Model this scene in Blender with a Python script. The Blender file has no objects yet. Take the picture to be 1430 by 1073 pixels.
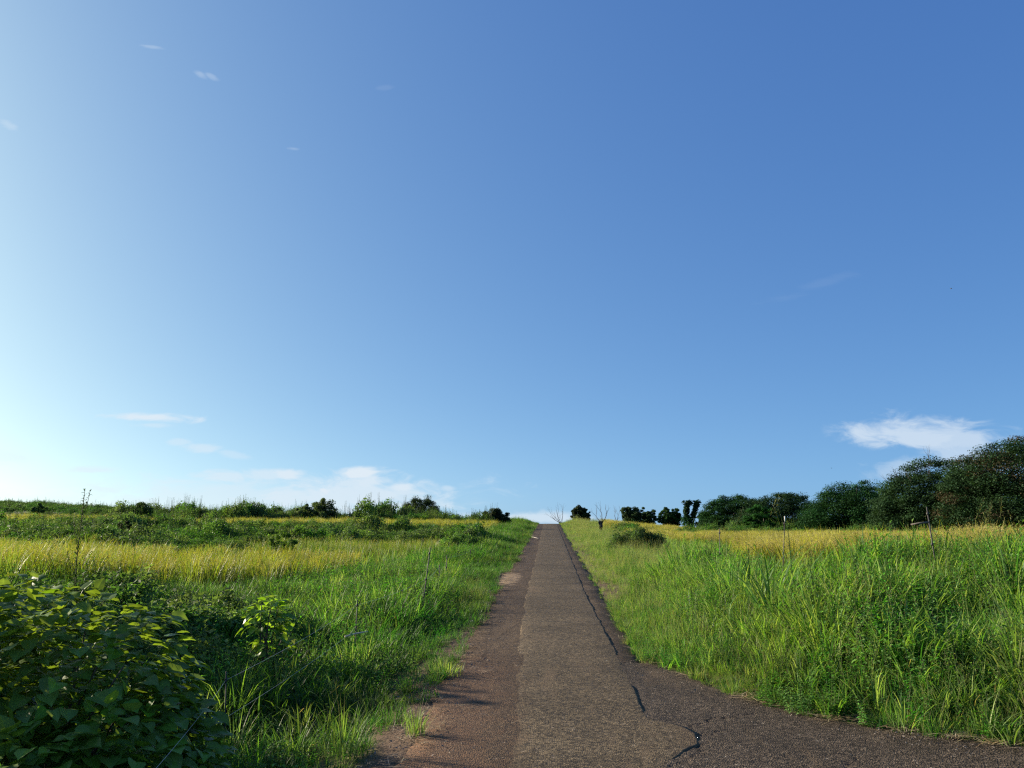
import bpy, math, random
import numpy as np
from mathutils import Vector, Matrix, Euler

random.seed(11)
rng = np.random.default_rng(11)
SC = bpy.context.scene
R = math.radians

# ------------------------------------------------------------------ camera
EYE = 1.80
F_PX = 1158.0
cam_data = bpy.data.cameras.new("camera")
cam_data.sensor_width = 36.0
cam_data.lens = 36.0 * F_PX / 1430.0
cam_data.clip_end = 5000.0
cam_data.clip_start = 0.05
cam = bpy.data.objects.new("camera", cam_data)
cam.location = (0, 0, EYE)
cam.rotation_euler = (R(90 + 10.7), 0, R(2.5))
SC.collection.objects.link(cam)
SC.camera = cam

# ------------------------------------------------------------------ light
SUN_AZ = -68.0        # degrees from the road's direction (+Y), negative = to the left
SUN_EL = 18.5
SUN_STRENGTH = 5.0
SKY_STRENGTH = 0.10
EXPOSURE = 1.30
sun_data = bpy.data.lights.new("sun", 'SUN')
sun_data.energy = SUN_STRENGTH
sun_data.angle = R(0.53)
sun_data.color = (1.0, 0.87, 0.68)
sun = bpy.data.objects.new("sun", sun_data)
_d = Vector((math.sin(R(SUN_AZ)) * math.cos(R(SUN_EL)), math.cos(R(SUN_AZ)) * math.cos(R(SUN_EL)), math.sin(R(SUN_EL))))
sun.rotation_euler = _d.to_track_quat('Z', 'Y').to_euler()
SC.collection.objects.link(sun)

SC.cycles.use_denoising = False
SC.cycles.pixel_filter_type = 'BLACKMAN_HARRIS'
SC.cycles.filter_width = 1.25
SC.view_settings.view_transform = 'Standard'
SC.view_settings.look = 'None'
SC.view_settings.gamma = 1.0
SC.view_settings.use_curve_mapping = False
SC.view_settings.exposure = EXPOSURE

CAM_M = Euler(cam.rotation_euler).to_matrix()

def ray(px, py):
    return CAM_M @ Vector(((px - 715.0) / F_PX, (536.5 - py) / F_PX, -1.0))

def at(px, py, Y):
    """world point at distance Y along the road that the photograph shows at px, py"""
    d = ray(px, py)
    k = Y / d.y
    return Vector((d.x * k, Y, EYE + d.z * k))

# ------------------------------------------------------------------ sky
world = bpy.data.worlds.new("World")
SC.world = world
world.use_nodes = True
wt = world.node_tree
wt.nodes.clear()
def wn(t, **kw):
    n = wt.nodes.new(t)
    for k, v in kw.items():
        setattr(n, k, v)
    return n
def wmath(op, a, b=None, c=None, clamp=False):
    n = wn('ShaderNodeMath', operation=op, use_clamp=clamp)
    for i, v in enumerate((a, b, c)):
        if v is None:
            continue
        if isinstance(v, (int, float)):
            n.inputs[i].default_value = v
        else:
            wt.links.new(v, n.inputs[i])
    return n.outputs[0]
sky = wn('ShaderNodeTexSky', sky_type='NISHITA')
sky.sun_disc = False
sky.sun_elevation = R(SUN_EL)
sky.sun_rotation = R(SUN_AZ)
sky.altitude = 100
sky.air_density = 0.3
sky.dust_density = 1.5
sky.ozone_density = 2.5
tc = wn('ShaderNodeTexCoord')
sep = wn('ShaderNodeSeparateXYZ')
wt.links.new(tc.outputs['Generated'], sep.inputs[0])
dx, dy, dz = sep.outputs
ysafe = wmath('MAXIMUM', dy, 0.05)
u = wmath('DIVIDE', dx, ysafe)
v = wmath('DIVIDE', dz, ysafe)
uv = wn('ShaderNodeCombineXYZ')
wt.links.new(u, uv.inputs[0]); wt.links.new(v, uv.inputs[1])
front = wmath('GREATER_THAN', dy, 0.06)
# wispy noise that eats into the cloud shapes
mp = wn('ShaderNodeMapping'); mp.inputs['Scale'].default_value = (11, 30, 1); mp.inputs['Rotation'].default_value = (0, 0, R(8))
wt.links.new(uv.outputs[0], mp.inputs[0])
nz = wn('ShaderNodeTexNoise'); nz.inputs['Scale'].default_value = 1.6; nz.inputs['Detail'].default_value = 9; nz.inputs['Roughness'].default_value = 0.62
nz.inputs['Distortion'].default_value = 0.6
wt.links.new(mp.outputs[0], nz.inputs['Vector'])
noise = nz.outputs[0]
def sky_uv(px, py):
    d = ray(px, py)
    return d.x / d.y, d.z / d.y
CLOUDS = [  # photo x, y, half width, half height, tilt (degrees), density
    (1268, 607, 84, 19, -2, 0.68), (1330, 613, 100, 23, -9, 0.60), (1345, 634, 66, 32, -14, 0.52), (1268, 652, 50, 15, 12, 0.36),
    (208, 583, 56, 6, -3, 0.85), (212, 594, 26, 4, 0, 0.35), (290, 627, 26, 7, 0, 0.50), (322, 634, 28, 6, -12, 0.3), (120, 657, 46, 5, 0, 0.5),
    (14, 638, 40, 9, -4, 0.40), (316, 666, 46, 10, 0, 0.6), (372, 664, 34, 8, 0, 0.6), (402, 663, 26, 8, 0, 0.85), (282, 665, 24, 6, 0, 0.4), (470, 692, 150, 28, 0, 0.75),
    (503, 661, 22, 8, 0, 0.95), (486, 658, 16, 5, 0, 0.5), (485, 676, 26, 8, 0, 0.7), (520, 673, 34, 9, 0, 0.8), (562, 680, 26, 8, 0, 0.85), (454, 685, 18, 9, 0, 0.95), (416, 690, 44, 11, 0, 0.75), (525, 693, 90, 14, 0, 0.75), (745, 724, 90, 9, 0, 0.65), (625, 682, 13, 5, 0, 0.45),
    (248, 617, 16, 4, 0, 0.35), (360, 694, 260, 30, 0, 0.5),
    (279, 103, 12, 5, -30, 0.22), (294, 106, 12, 4, -30, 0.20), (208, 65, 18, 3, -10, 0.20), (12, 174, 18, 6, -25, 0.25), (410, 208, 12, 3, -5, 0.18), (537, 123, 12, 4, 0, 0.05),
    (1150, 395, 44, 7, 16, 0.035), (1100, 416, 30, 6, 10, 0.03), (60, 702, 200, 16, -4, 0.35),
]
total = None
for px, py, hw, hh, tilt, dens in CLOUDS:
    cu, cv = sky_uv(px, py)
    m = wn('ShaderNodeMapping', vector_type='TEXTURE')
    m.inputs['Location'].default_value = (cu, cv, 0)
    m.inputs['Rotation'].default_value = (0, 0, R(tilt))
    m.inputs['Scale'].default_value = (hw * 1.15 / F_PX, hh * 1.15 / F_PX, 1)
    wt.links.new(uv.outputs[0], m.inputs[0])
    ln = wn('ShaderNodeVectorMath', operation='LENGTH')
    wt.links.new(m.outputs[0], ln.inputs[0])
    fall = wmath('SUBTRACT', 1.22, ln.outputs['Value'])
    soft = wmath('ADD', fall, wmath('MULTIPLY', wmath('SUBTRACT', noise, 0.5), 2.6))
    mr = wn('ShaderNodeMapRange', interpolation_type='SMOOTHSTEP')
    mr.inputs['From Min'].default_value = 0.0
    mr.inputs['From Max'].default_value = 0.95
    mr.inputs['To Max'].default_value = dens
    wt.links.new(soft, mr.inputs['Value'])
    near = wmath('LESS_THAN', ln.outputs['Value'], 1.9)
    o = wmath('MULTIPLY', mr.outputs[0], near)
    total = o if total is None else wmath('MAXIMUM', total, o)
total = wmath('MULTIPLY', total, front, clamp=True)
mix = wn('ShaderNodeMix', data_type='RGBA')
wt.links.new(total, mix.inputs['Factor'])
# the camera's rendering of that sky: a tone curve per channel
SKY_CURVE = ((0.183, 0.784), (0.293, 0.650), (0.477, 0.378))
ssep = wn('ShaderNodeSeparateColor'); scom = wn('ShaderNodeCombineColor')
wt.links.new(sky.outputs[0], ssep.inputs[0])
SKY_K = 10.0 / 2 ** EXPOSURE
for i, (a_, g_) in enumerate(SKY_CURVE):
    wt.links.new(wmath('MULTIPLY', wmath('POWER', ssep.outputs[i], g_), a_ * SKY_K), scom.inputs[i])
wt.links.new(scom.outputs[0], mix.inputs['A'])
mix.inputs['B'].default_value = (0.76 * SKY_K, 0.85 * SKY_K, 0.93 * SKY_K, 1)
bg = wn('ShaderNodeBackground'); bg.inputs['Strength'].default_value = SKY_STRENGTH
out = wn('ShaderNodeOutputWorld')
wt.links.new(mix.outputs['Result'], bg.inputs['Color'])
wt.links.new(bg.outputs[0], out.inputs['Surface'])

# ------------------------------------------------------------------ helpers
class MB:
    """collects vertices, faces and per-vertex colours of ONE mesh"""
    def __init__(s):
        s.v, s.f, s.c, s.m = [], [], [], []
    def face(s, pts, col=(1, 1, 1), mat=0):
        i = len(s.v)
        s.v += [tuple(p) for p in pts]
        s.c += [col] * len(pts)
        s.f.append(tuple(range(i, i + len(pts))))
        s.m.append(mat)
    def blade(s, base, az, h, w, lean, curl, seg=3, col=(1, 1, 1), tipcol=None, mat=0, twist=0.0):
        """a grass blade that leans and curls over in the direction az"""
        ca, sa = math.cos(az), math.sin(az)
        p = list(base)
        i0 = len(s.v)
        tipcol = tipcol or col
        st = h / seg
        for k in range(seg + 1):
            t = k / seg
            th = lean + curl * t * t
            if k:
                p = [p[0] + st * math.sin(th) * ca, p[1] + st * math.sin(th) * sa, p[2] + st * math.cos(th)]
            cc = tuple(col[j] + (tipcol[j] - col[j]) * t for j in range(3))
            if k == seg:
                s.v.append(tuple(p)); s.c.append(cc)
            else:
                ww = w * (0.55 + 0.9 * t if t < 0.4 else (1.15 - t) * 1.22) * 0.5
                a2 = az + math.pi / 2 + twist * t
                ox, oy = ww * math.cos(a2), ww * math.sin(a2)
                s.v += [(p[0] - ox, p[1] - oy, p[2]), (p[0] + ox, p[1] + oy, p[2])]; s.c += [cc, cc]
        for k in range(seg - 1):
            a = i0 + 2 * k
            s.f.append((a, a + 1, a + 3, a + 2)); s.m.append(mat)
        a = i0 + 2 * (seg - 1)
        s.f.append((a, a + 1, a + 2)); s.m.append(mat)
        return p
    def leaf(s, base, az, length, width, pitch, col, fold=0.25, mat=0, droop=0.3):
        """a small folded leaf: two halves along a midrib, bent at the middle"""
        d = Vector((math.cos(az) * math.cos(pitch), math.sin(az) * math.cos(pitch), math.sin(pitch)))
        d2 = Vector((math.cos(az) * math.cos(pitch - droop * 2), math.sin(az) * math.cos(pitch - droop * 2), math.sin(pitch - droop * 2)))
        side = Vector((-math.sin(az), math.cos(az), 0))
        up = side.cross(d) * -1
        b = Vector(base)
        mid = b + d * length * 0.5
        tip = mid + d2 * length * 0.5
        lift = up * width * fold
        l = b + d * length * 0.42 + side * width * 0.5 + lift
        r = b + d * length * 0.42 - side * width * 0.5 + lift
        i = len(s.v)
        s.v += [tuple(b), tuple(l), tuple(tip), tuple(r), tuple(mid)]
        s.c += [col] * 5
        s.f += [(i, i + 4, i + 1), (i + 4, i + 2, i + 1), (i, i + 3, i + 4), (i + 4, i + 3, i + 2)]
        s.m += [mat] * 4
    def tube(s, path, radii, n=6, col=(1, 1, 1), mat=0, cap=True):
        rings = []
        path = [Vector(p) for p in path]
        for k, p in enumerate(path):
            a = path[max(k - 1, 0)]; b = path[min(k + 1, len(path) - 1)]
            t = (b - a).normalized() if (b - a).length > 1e-9 else Vector((0, 0, 1))
            x = t.orthogonal().normalized() if abs(t.z) < 0.9 else Vector((1, 0, 0)).cross(t).normalized()
            y = t.cross(x)
            ring = []
            for q in range(n):
                an = 2 * math.pi * q / n
                ring.append(len(s.v))
                s.v.append(tuple(p + (x * math.cos(an) + y * math.sin(an)) * radii[k])); s.c.append(col)
            rings.append(ring)
        for a, b in zip(rings, rings[1:]):
            for q in range(n):
                s.f.append((a[q], a[(q + 1) % n], b[(q + 1) % n], b[q])); s.m.append(mat)
        if cap:
            s.f.append(tuple(reversed(rings[0]))); s.m.append(mat)
            s.f.append(tuple(rings[-1])); s.m.append(mat)
    def mesh(s, name, mats, smooth=False):
        me = bpy.data.meshes.new(name)
        me.from_pydata(s.v, [], s.f)
        ca = me.color_attributes.new("Col", 'FLOAT_COLOR', 'POINT')
        arr = np.ones((len(s.v), 4), np.float32)
        if s.v:
            arr[:, :3] = np.array(s.c, np.float32)
        ca.data.foreach_set("color", arr.ravel())
        for m in mats:
            me.materials.append(m)
        if len(mats) > 1:
            me.polygons.foreach_set("material_index", np.array(s.m, np.int32))
        if smooth:
            me.polygons.foreach_set("use_smooth", np.ones(len(me.polygons), bool))
        me.update()
        return me

def link(name, me, parent=None, loc=None, kind=None, label=None, cat=None, group=None):
    o = bpy.data.objects.new(name, me)
    SC.collection.objects.link(o)
    if parent is not None:
        o.parent = parent
    if loc is not None:
        o.location = loc
    return tag(o, label, cat, group, kind)

def tag(o, label=None, cat=None, group=None, kind=None):
    if label: o['label'] = label
    if cat: o['category'] = cat
    if group: o['group'] = group
    if kind: o['kind'] = kind
    return o

def thing(name, loc, label, cat, group=None):
    return tag(link(name, None, loc=loc), label, cat, group)

def np_mesh(name, verts, quads, cols=None, mats=(), smooth=False):
    """fast mesh from numpy arrays, quads (n x 4) or tris (n x 3)"""
    me = bpy.data.meshes.new(name)
    n, k = quads.shape
    me.vertices.add(len(verts)); me.vertices.foreach_set("co", np.asarray(verts, np.float32).ravel())
    me.loops.add(n * k); me.loops.foreach_set("vertex_index", quads.astype(np.int32).ravel())
    me.polygons.add(n)
    me.polygons.foreach_set("loop_start", np.arange(0, n * k, k, dtype=np.int32))
    if smooth:
        me.polygons.foreach_set("use_smooth", np.ones(n, bool))
    for m in mats:
        me.materials.append(m)
    if cols is not None:
        ca = me.color_attributes.new("Col", 'FLOAT_COLOR', 'POINT')
        a = np.ones((len(verts), 4), np.float32); a[:, :3] = cols
        ca.data.foreach_set("color", a.ravel())
    me.update(calc_edges=True)
    return me

# ------------------------------------------------------------------ materials
class NT:
    def __init__(s, name):
        s.m = bpy.data.materials.new(name); s.m.use_nodes = True
        s.t = s.m.node_tree; s.t.nodes.clear()
        s.out = s.t.nodes.new('ShaderNodeOutputMaterial')
    def n(s, t, ins=None, **kw):
        n = s.t.nodes.new(t)
        for k, v in kw.items():
            setattr(n, k, v)
        for k, v in (ins or {}).items():
            if hasattr(v, 'node'):
                s.t.links.new(v, n.inputs[k])
            else:
                n.inputs[k].default_value = v
        return n
    def math(s, op, a, b=0.0, clamp=False):
        return s.n('ShaderNodeMath', {0: a, 1: b}, operation=op, use_clamp=clamp).outputs[0]
    def mix(s, f, a, b, blend='MIX'):
        n = s.n('ShaderNodeMix', data_type='RGBA', blend_type=blend)
        for k, v in (('Factor', f), ('A', a), ('B', b)):
            if hasattr(v, 'node'):
                s.t.links.new(v, n.inputs[k])
            else:
                n.inputs[k].default_value = v if k == 'Factor' else (*v, 1) if len(v) == 3 else v
        return n.outputs['Result']
    def noise(s, vec, scale, detail=4, rough=0.55, dist=0.0):
        return s.n('ShaderNodeTexNoise', {'Vector': vec, 'Scale': scale, 'Detail': detail, 'Roughness': rough, 'Distortion': dist}).outputs[0]
    def ramp(s, v, lo, hi, a=0.0, b=1.0, smooth=True):
        return s.n('ShaderNodeMapRange', {'Value': v, 'From Min': lo, 'From Max': hi, 'To Min': a, 'To Max': b},
                   interpolation_type='SMOOTHSTEP' if smooth else 'LINEAR').outputs[0]
    def surf(s, sock):
        s.t.links.new(sock, s.out.inputs['Surface'])

def foliage(name, trans=0.35, rough=0.45, spec=0.35, hue=0.035, val=0.35, tcol=(1.2, 1.27, 0.5), patch=0.35):
    """leaf and grass material: the mesh's own colours, varied by instance and by place, partly translucent"""
    g = NT(name)
    col = g.n('ShaderNodeVertexColor', layer_name="Col").outputs[0]
    rnd = g.n('ShaderNodeObjectInfo').outputs['Random']
    pos = g.n('ShaderNodeNewGeometry').outputs['Position']
    big = g.noise(pos, 0.55, 3)
    hs = g.n('ShaderNodeHueSaturation', {'Color': col,
             'Hue': g.math('ADD', g.math('MULTIPLY', g.math('SUBTRACT', big, 0.5), hue * 2.2), g.math('ADD', 0.5 - hue / 2, g.math('MULTIPLY', rnd, hue))),
             'Saturation': g.ramp(rnd, 0, 1, 0.85, 1.08),
             'Value': g.math('ADD', g.math('MULTIPLY', g.math('SUBTRACT', big, 0.5), patch * 2), g.math('ADD', 1 - val / 2, g.math('MULTIPLY', g.math('FRACT', g.math('MULTIPLY', rnd, 7.31)), val)))}).outputs[0]
    p = g.n('ShaderNodeBsdfPrincipled', {'Base Color': hs, 'Roughness': rough, 'Specular IOR Level': spec})
    tr = g.n('ShaderNodeBsdfTranslucent', {'Color': g.mix(1.0, hs, tcol, 'MULTIPLY')})
    ms = g.n('ShaderNodeMixShader', {0: trans, 1: p.outputs[0], 2: tr.outputs[0]})
    g.surf(ms.outputs[0])
    return g.m

M_GRASS = foliage("grass_blades", 0.52, 0.5, 0.22)
M_RICE = foliage("rice_plants", 0.42, 0.5, 0.3, hue=0.02, patch=0.25)
M_WEED = foliage("weed_leaves", 0.42, 0.6, 0.12)
M_LEAF = foliage("broad_leaves", 0.48, 0.4, 0.3, hue=0.025, val=0.5, tcol=(1.6, 1.35, 0.5))
M_TREE = foliage("tree_leaves", 0.24, 0.65, 0.08, hue=0.02, val=0.2, tcol=(1.2, 1.15, 0.6), patch=0.2)

def plain(name, col, rough=0.8, vary=0.3, scale=8.0, metal=0.0, bump=0.0, bscale=60.0):
    g = NT(name)
    pos = g.n('ShaderNodeTexCoord').outputs['Object']
    n1 = g.noise(pos, scale, 5)
    c = g.mix(n1, tuple(x * (1 - vary) for x in col), tuple(min(1, x * (1 + vary)) for x in col))
    ins = {'Base Color': c, 'Roughness': rough, 'Metallic': metal}
    if bump:
        ins['Normal'] = g.n('ShaderNodeBump', {'Strength': bump, 'Distance': 0.01, 'Height': g.noise(pos, bscale, 4)}).outputs[0]
    g.surf(g.n('ShaderNodeBsdfPrincipled', ins).outputs[0])
    return g.m

M_BARK = plain("bark", (0.075, 0.06, 0.048), 0.9, 0.4, 5.0, bump=0.6, bscale=14)
M_POST = plain("weathered_pole", (0.10, 0.085, 0.07), 0.8, 0.5, 9.0, bump=0.4)
M_DARKPOST = plain("dark_pole", (0.035, 0.032, 0.03), 0.7, 0.4, 9.0)
M_WHITE = plain("white_plastic", (0.42, 0.42, 0.41), 0.5, 0.1)
M_WIRE = plain("wire", (0.42, 0.42, 0.40), 0.45, 0.15, metal=0.6)
M_BLACKCLOTH = plain("black_cloth", (0.016, 0.016, 0.019), 0.9, 0.4)
M_WOOD = plain("bleached_wood", (0.42, 0.38, 0.32), 0.85, 0.25)
M_STRAW = foliage("dry_straw", 0.1, 0.7, 0.2, hue=0.01, val=0.5, tcol=(1, 1, 1), patch=0.1)
M_STONE = plain("stone_chips", (0.17, 0.14, 0.115), 0.9, 0.6, 3.0)
M_BIRD = plain("bird_feathers", (0.05, 0.05, 0.055), 0.7, 0.2)

def pavement(name, base, light, dirt=0.0, bumpy=0.5, patchy=0.3):
    """worn asphalt: stone chips of many greys in a dark binder, worn patches and dust"""
    g = NT(name)
    pos = g.n('ShaderNodeNewGeometry').outputs['Position']
    warp = g.n('ShaderNodeVectorMath', {0: pos, 1: (1, 1, 0.2)}, operation='MULTIPLY').outputs[0]
    vo = g.n('ShaderNodeTexVoronoi', {'Vector': warp, 'Scale': 75.0, 'Randomness': 1.0})
    chip = g.n('ShaderNodeSeparateColor', {0: vo.outputs['Color']}).outputs[0]
    vo2 = g.n('ShaderNodeTexVoronoi', {'Vector': warp, 'Scale': 48.0})
    chip2 = g.n('ShaderNodeSeparateColor', {0: vo2.outputs['Color']}).outputs[1]
    big = g.noise(pos, 0.9, 5, 0.6)
    mid = g.noise(pos, 5.5, 6, 0.65)
    lng = g.noise(g.n('ShaderNodeVectorMath', {0: pos, 1: (2.6, 0.22, 1)}, operation='MULTIPLY').outputs[0], 1.0, 5)
    cross = g.noise(g.n('ShaderNodeVectorMath', {0: pos, 1: (0.35, 2.4, 1)}, operation='MULTIPLY').outputs[0], 1.0, 4)
    c = g.mix(g.math('POWER', chip, 1.5), tuple(x * 0.35 for x in base), tuple(x * 1.75 for x in base))
    c = g.mix(g.ramp(chip2, 0.985, 0.995, 0.0, 0.55), c, light)
    c = g.mix(g.ramp(chip2, 0.10, 0.22, 0.8, 0.0), c, tuple(x * 0.25 for x in base))
    f = g.math('ADD', g.math('MULTIPLY', g.math('SUBTRACT', big, 0.5), patchy * 3.2), 1.0)
    f = g.math('ADD', f, g.math('MULTIPLY', g.math('SUBTRACT', lng, 0.5), patchy * 1.3))
    f = g.math('ADD', f, g.math('MULTIPLY', g.math('SUBTRACT', cross, 0.5), patchy * 1.8))
    f = g.math('ADD', f, g.math('MULTIPLY', g.math('SUBTRACT', mid, 0.5), patchy * 2.0))
    cc = g.n('ShaderNodeCombineXYZ', {0: f, 1: f, 2: f}).outputs[0]
    c = g.mix(1.0, c, cc, 'MULTIPLY')
    st = g.noise(g.n('ShaderNodeVectorMath', {0: pos, 1: (0.8, 1.5, 1)}, operation='MULTIPLY').outputs[0], 1.25, 6, 0.7, 0.8)
    c = g.mix(g.ramp(st, 0.53, 0.68, 0.0, 0.55), c, tuple(x * 0.42 for x in base))
    st2 = g.noise(g.n('ShaderNodeVectorMath', {0: pos, 1: (1.7, 0.5, 1)}, operation='MULTIPLY').outputs[0], 1.1, 6, 0.7, 0.5)
    c = g.mix(g.ramp(st2, 0.52, 0.70, 0.0, 0.45), c, (0.15, 0.105, 0.062))
    if dirt:
        sx = g.n('ShaderNodeSeparateXYZ', {0: pos}).outputs
        left = g.ramp(g.math('ADD', sx[0], g.math('MULTIPLY', g.math('SUBTRACT', mid, 0.5), 0.9)), -0.95, -0.05, 1.0, 0.0)
        nearer = g.ramp(g.math('ADD', sx[1], g.math('MULTIPLY', big, 4.0)), 9.0, 14.0, 1.0, 0.14)
        grain = g.ramp(chip, 0.15, 0.75, 0.35, 1.0)
        m = g.math('MULTIPLY', g.math('MULTIPLY', left, nearer), g.math('MULTIPLY', grain, dirt), clamp=True)
        c = g.mix(m, c, (0.150, 0.085, 0.050))
        dd = g.n('ShaderNodeVectorMath', {0: g.n('ShaderNodeVectorMath', {0: pos, 1: (-1.0, 20.9, 0.9)}, operation='SUBTRACT').outputs[0], 1: (3.2, 0.55, 0.0)}, operation='MULTIPLY').outputs[0]
        dl = g.n('ShaderNodeVectorMath', {0: dd}, operation='LENGTH').outputs['Value']
        pile = g.ramp(g.math('ADD', dl, g.math('MULTIPLY', g.math('SUBTRACT', mid, 0.5), 2.2)), 0.55, 1.15, 0.75, 0.0)
        c = g.mix(pile, c, (0.30, 0.215, 0.135))
        edge = g.ramp(g.math('ADD', sx[0], g.math('MULTIPLY', g.math('SUBTRACT', mid, 0.5), 0.5)), 0.85, 1.2, 0.0, 0.35)
        c = g.mix(edge, c, (0.13, 0.085, 0.05))
    h = g.math('ADD', g.math('MULTIPLY', vo.outputs['Distance'], 0.9), g.math('ADD', g.math('MULTIPLY', chip, 0.7), g.math('MULTIPLY', mid, 0.6)))
    bump = g.n('ShaderNodeBump', {'Strength': bumpy, 'Distance': 0.008, 'Height': h}).outputs[0]
    rgh = g.ramp(chip, 0, 1, 0.62, 0.95)
    g.surf(g.n('ShaderNodeBsdfPrincipled', {'Base Color': c, 'Roughness': rgh, 'Specular IOR Level': 0.12, 'Normal': bump}).outputs[0])
    return g.m

M_ROAD = pavement("old_asphalt", (0.081, 0.056, 0.033), (0.24, 0.19, 0.14), dirt=0.95, bumpy=0.8, patchy=0.38)
M_STRIP = pavement("resurfaced_asphalt", (0.109, 0.082, 0.049), (0.24, 0.19, 0.14), dirt=0.85, bumpy=0.6, patchy=0.34)
M_SIDE = pavement("side_asphalt", (0.078, 0.060, 0.043), (0.27, 0.23, 0.18), bumpy=1.0, patchy=0.36)

def ground_mat():
    g = NT("soil")
    pos = g.n('ShaderNodeNewGeometry').outputs['Position']
    sx = g.n('ShaderNodeSeparateXYZ', {0: pos}).outputs
    n1 = g.noise(pos, 1.1, 6, 0.6); n2 = g.noise(pos, 28, 5, 0.6); n3 = g.noise(pos, 7, 5)
    soil = g.mix(n2, (0.055, 0.036, 0.024), (0.15, 0.10, 0.066))
    thatch = g.mix(n3, (0.055, 0.062, 0.018), (0.13, 0.12, 0.045))
    far = g.mix(n3, (0.045, 0.07, 0.022), (0.085, 0.11, 0.035))
    ax = g.math('ABSOLUTE', g.math('ADD', sx[0], g.math('MULTIPLY', g.math('SUBTRACT', n1, 0.5), 1.2)))
    c = g.mix(g.ramp(ax, 1.2, 1.6), soil, thatch)
    c = g.mix(g.ramp(sx[1], 36, 60), c, far)
    b = g.n('ShaderNodeBump', {'Strength': 0.7, 'Distance': 0.03, 'Height': g.math('ADD', n2, n3)}).outputs[0]
    g.surf(g.n('ShaderNodeBsdfPrincipled', {'Base Color': c, 'Roughness': 0.95, 'Specular IOR Level': 0.15, 'Normal': b}).outputs[0])
    return g.m
M_GROUND = ground_mat()

# ------------------------------------------------------------------ terrain
def road_z(Y):
    Y = np.asarray(Y, float)
    s = 0.043
    a = np.clip(Y - 74.0, 0, 22.0)
    z = s * np.minimum(Y, 74.0) + s * a - 0.5 * (0.085 / 22.0) * a * a
    return z - 0.042 * np.clip(Y - 96.0, 0, 45)

CTRL = []
for y in (-30, -12, -4, 2, 6, 10, 14, 18, 23, 29, 36, 44, 53, 62, 72, 82, 92, 105, 125, 150):
    z = float(road_z(y))
    CTRL += [(-1.0, y, z), (1.0, y, z)]
CTRL += [(2.2, y, float(road_z(y)) + 0.10) for y in (14, 20, 28, 38, 50, 62, 74)]
CTRL += [  # right of the road: bank, then fields
    (2.6, 8.8, 0.55), (2.4, 11, 0.66), (3.2, 12.5, 0.85), (4, 7.8, 0.55), (4.2, 10.5, 0.85), (7, 7.8, 0.72), (8, 10.5, 0.98), (12, 8.0, 0.85), (20, 8, 0.9), (40, 8, 0.9),
    (5, 13, 1.15), (9, 13, 1.18), (20, 14, 1.18), (40, 14, 1.15), (3.8, 18, 0.98), (3.9, 24, 1.12), (12, 20, 1.2), (25, 22, 1.2), (8, 30, 1.25), (20, 30, 1.22), (40, 30, 1.2),
    (4.2, 33, 1.35), (4.5, 40, 1.52), (15, 42, 1.5), (30, 40, 1.45), (50, 45, 1.3), (4.5, 50, 1.9), (14, 50, 1.75), (4.5, 60, 2.25), (15, 60, 1.8), (30, 58, 1.45), (4.5, 72, 2.8), (14, 69, 2.05),
    (12, 78, 2.4), (22, 80, 1.9), (40, 72, 1.4), (60, 60, 1.2), (90, 80, 0.5), (20, 120, 1.2), (60, 120, 0.2), (9, 95, 2.9),
    (4, 5, 0.215), (10, 4, 0.17), (20, 3.5, 0.15), (40, 3, 0.1), (4, -10, -0.43), (20, -10, -0.5), (10, 0, 0),
]
CTRL += [  # left of the road: verge, paddies in steps, hillside
    (-2.2, 6, 0.02), (-2.5, 9, 0.10), (-2.5, 14, 0.44), (-3.6, 7, -0.15), (-3.2, 10.5, 0.14), (-6, 6, 0.1), (-4, 11, 0.34), (-5.2, 9.5, 0.30), (-6.5, 10.5, 0.42), (-3.6, 16, 0.52), (-3, 22, 0.84), (-5.4, 21, 0.55), (-7.6, 15, 0.72),
    (-12, 12.5, 0.9), (-20, 10, 1.0), (-9, 22, 0.72), (-16, 22, 0.92), (-6, 27, 0.8), (-30, 20, 1.0), (-10, 2, -0.1), (-10, -10, -0.5), (-30, 0, 0.3),
    (-4.2, 30, 1.12), (-9, 31, 1.20), (-13, 31, 1.45), (-25, 30, 1.65), (-45, 30, 1.8), (-3.2, 38, 1.6), (-5, 37, 1.42), (-9, 38, 1.5), (-7, 44, 2.1), (-14, 44, 2.2), (-25, 44, 2.3), (-45, 42, 2.4),
    (-3.2, 48, 2.05), (-5, 50, 2.25), (-12, 53, 2.38), (-25, 54, 2.45), (-50, 52, 2.7), (-3, 59, 2.55), (-5, 61, 2.75), (-12, 61, 2.95), (-25, 61, 3.15), (-42, 60, 3.4), (-60, 60, 4.0),
    (-3, 70, 2.98), (-6, 72, 3.1), (-12, 76, 3.3), (-25, 80, 3.7), (-45, 85, 4.7), (-62, 92, 5.7), (-85, 100, 6.7), (-12, 100, 2.5), (-30, 112, 3.0), (-60, 125, 5.0), (-100, 140, 6.0), (-10, 140, 1.0), (-30, 150, 0.5),
]
CP = np.array(CTRL, float)
def _phi(r2):
    return 0.5 * r2 * np.log(r2 + 1e-9)
_n = len(CP)
_A = np.zeros((_n + 3, _n + 3))
_r2 = ((CP[:, None, :2] - CP[None, :, :2]) ** 2).sum(-1)
_A[:_n, :_n] = _phi(_r2) + np.eye(_n) * 0.6
_A[:_n, _n] = 1; _A[:_n, _n + 1:] = CP[:, :2]
_A[_n:, :_n] = _A[:_n, _n:].T
_W = np.linalg.solve(_A, np.concatenate([CP[:, 2], np.zeros(3)]))

def sstep(a, b, x):
    t = np.clip((x - a) / (b - a), 0, 1)
    return t * t * (3 - 2 * t)

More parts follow.
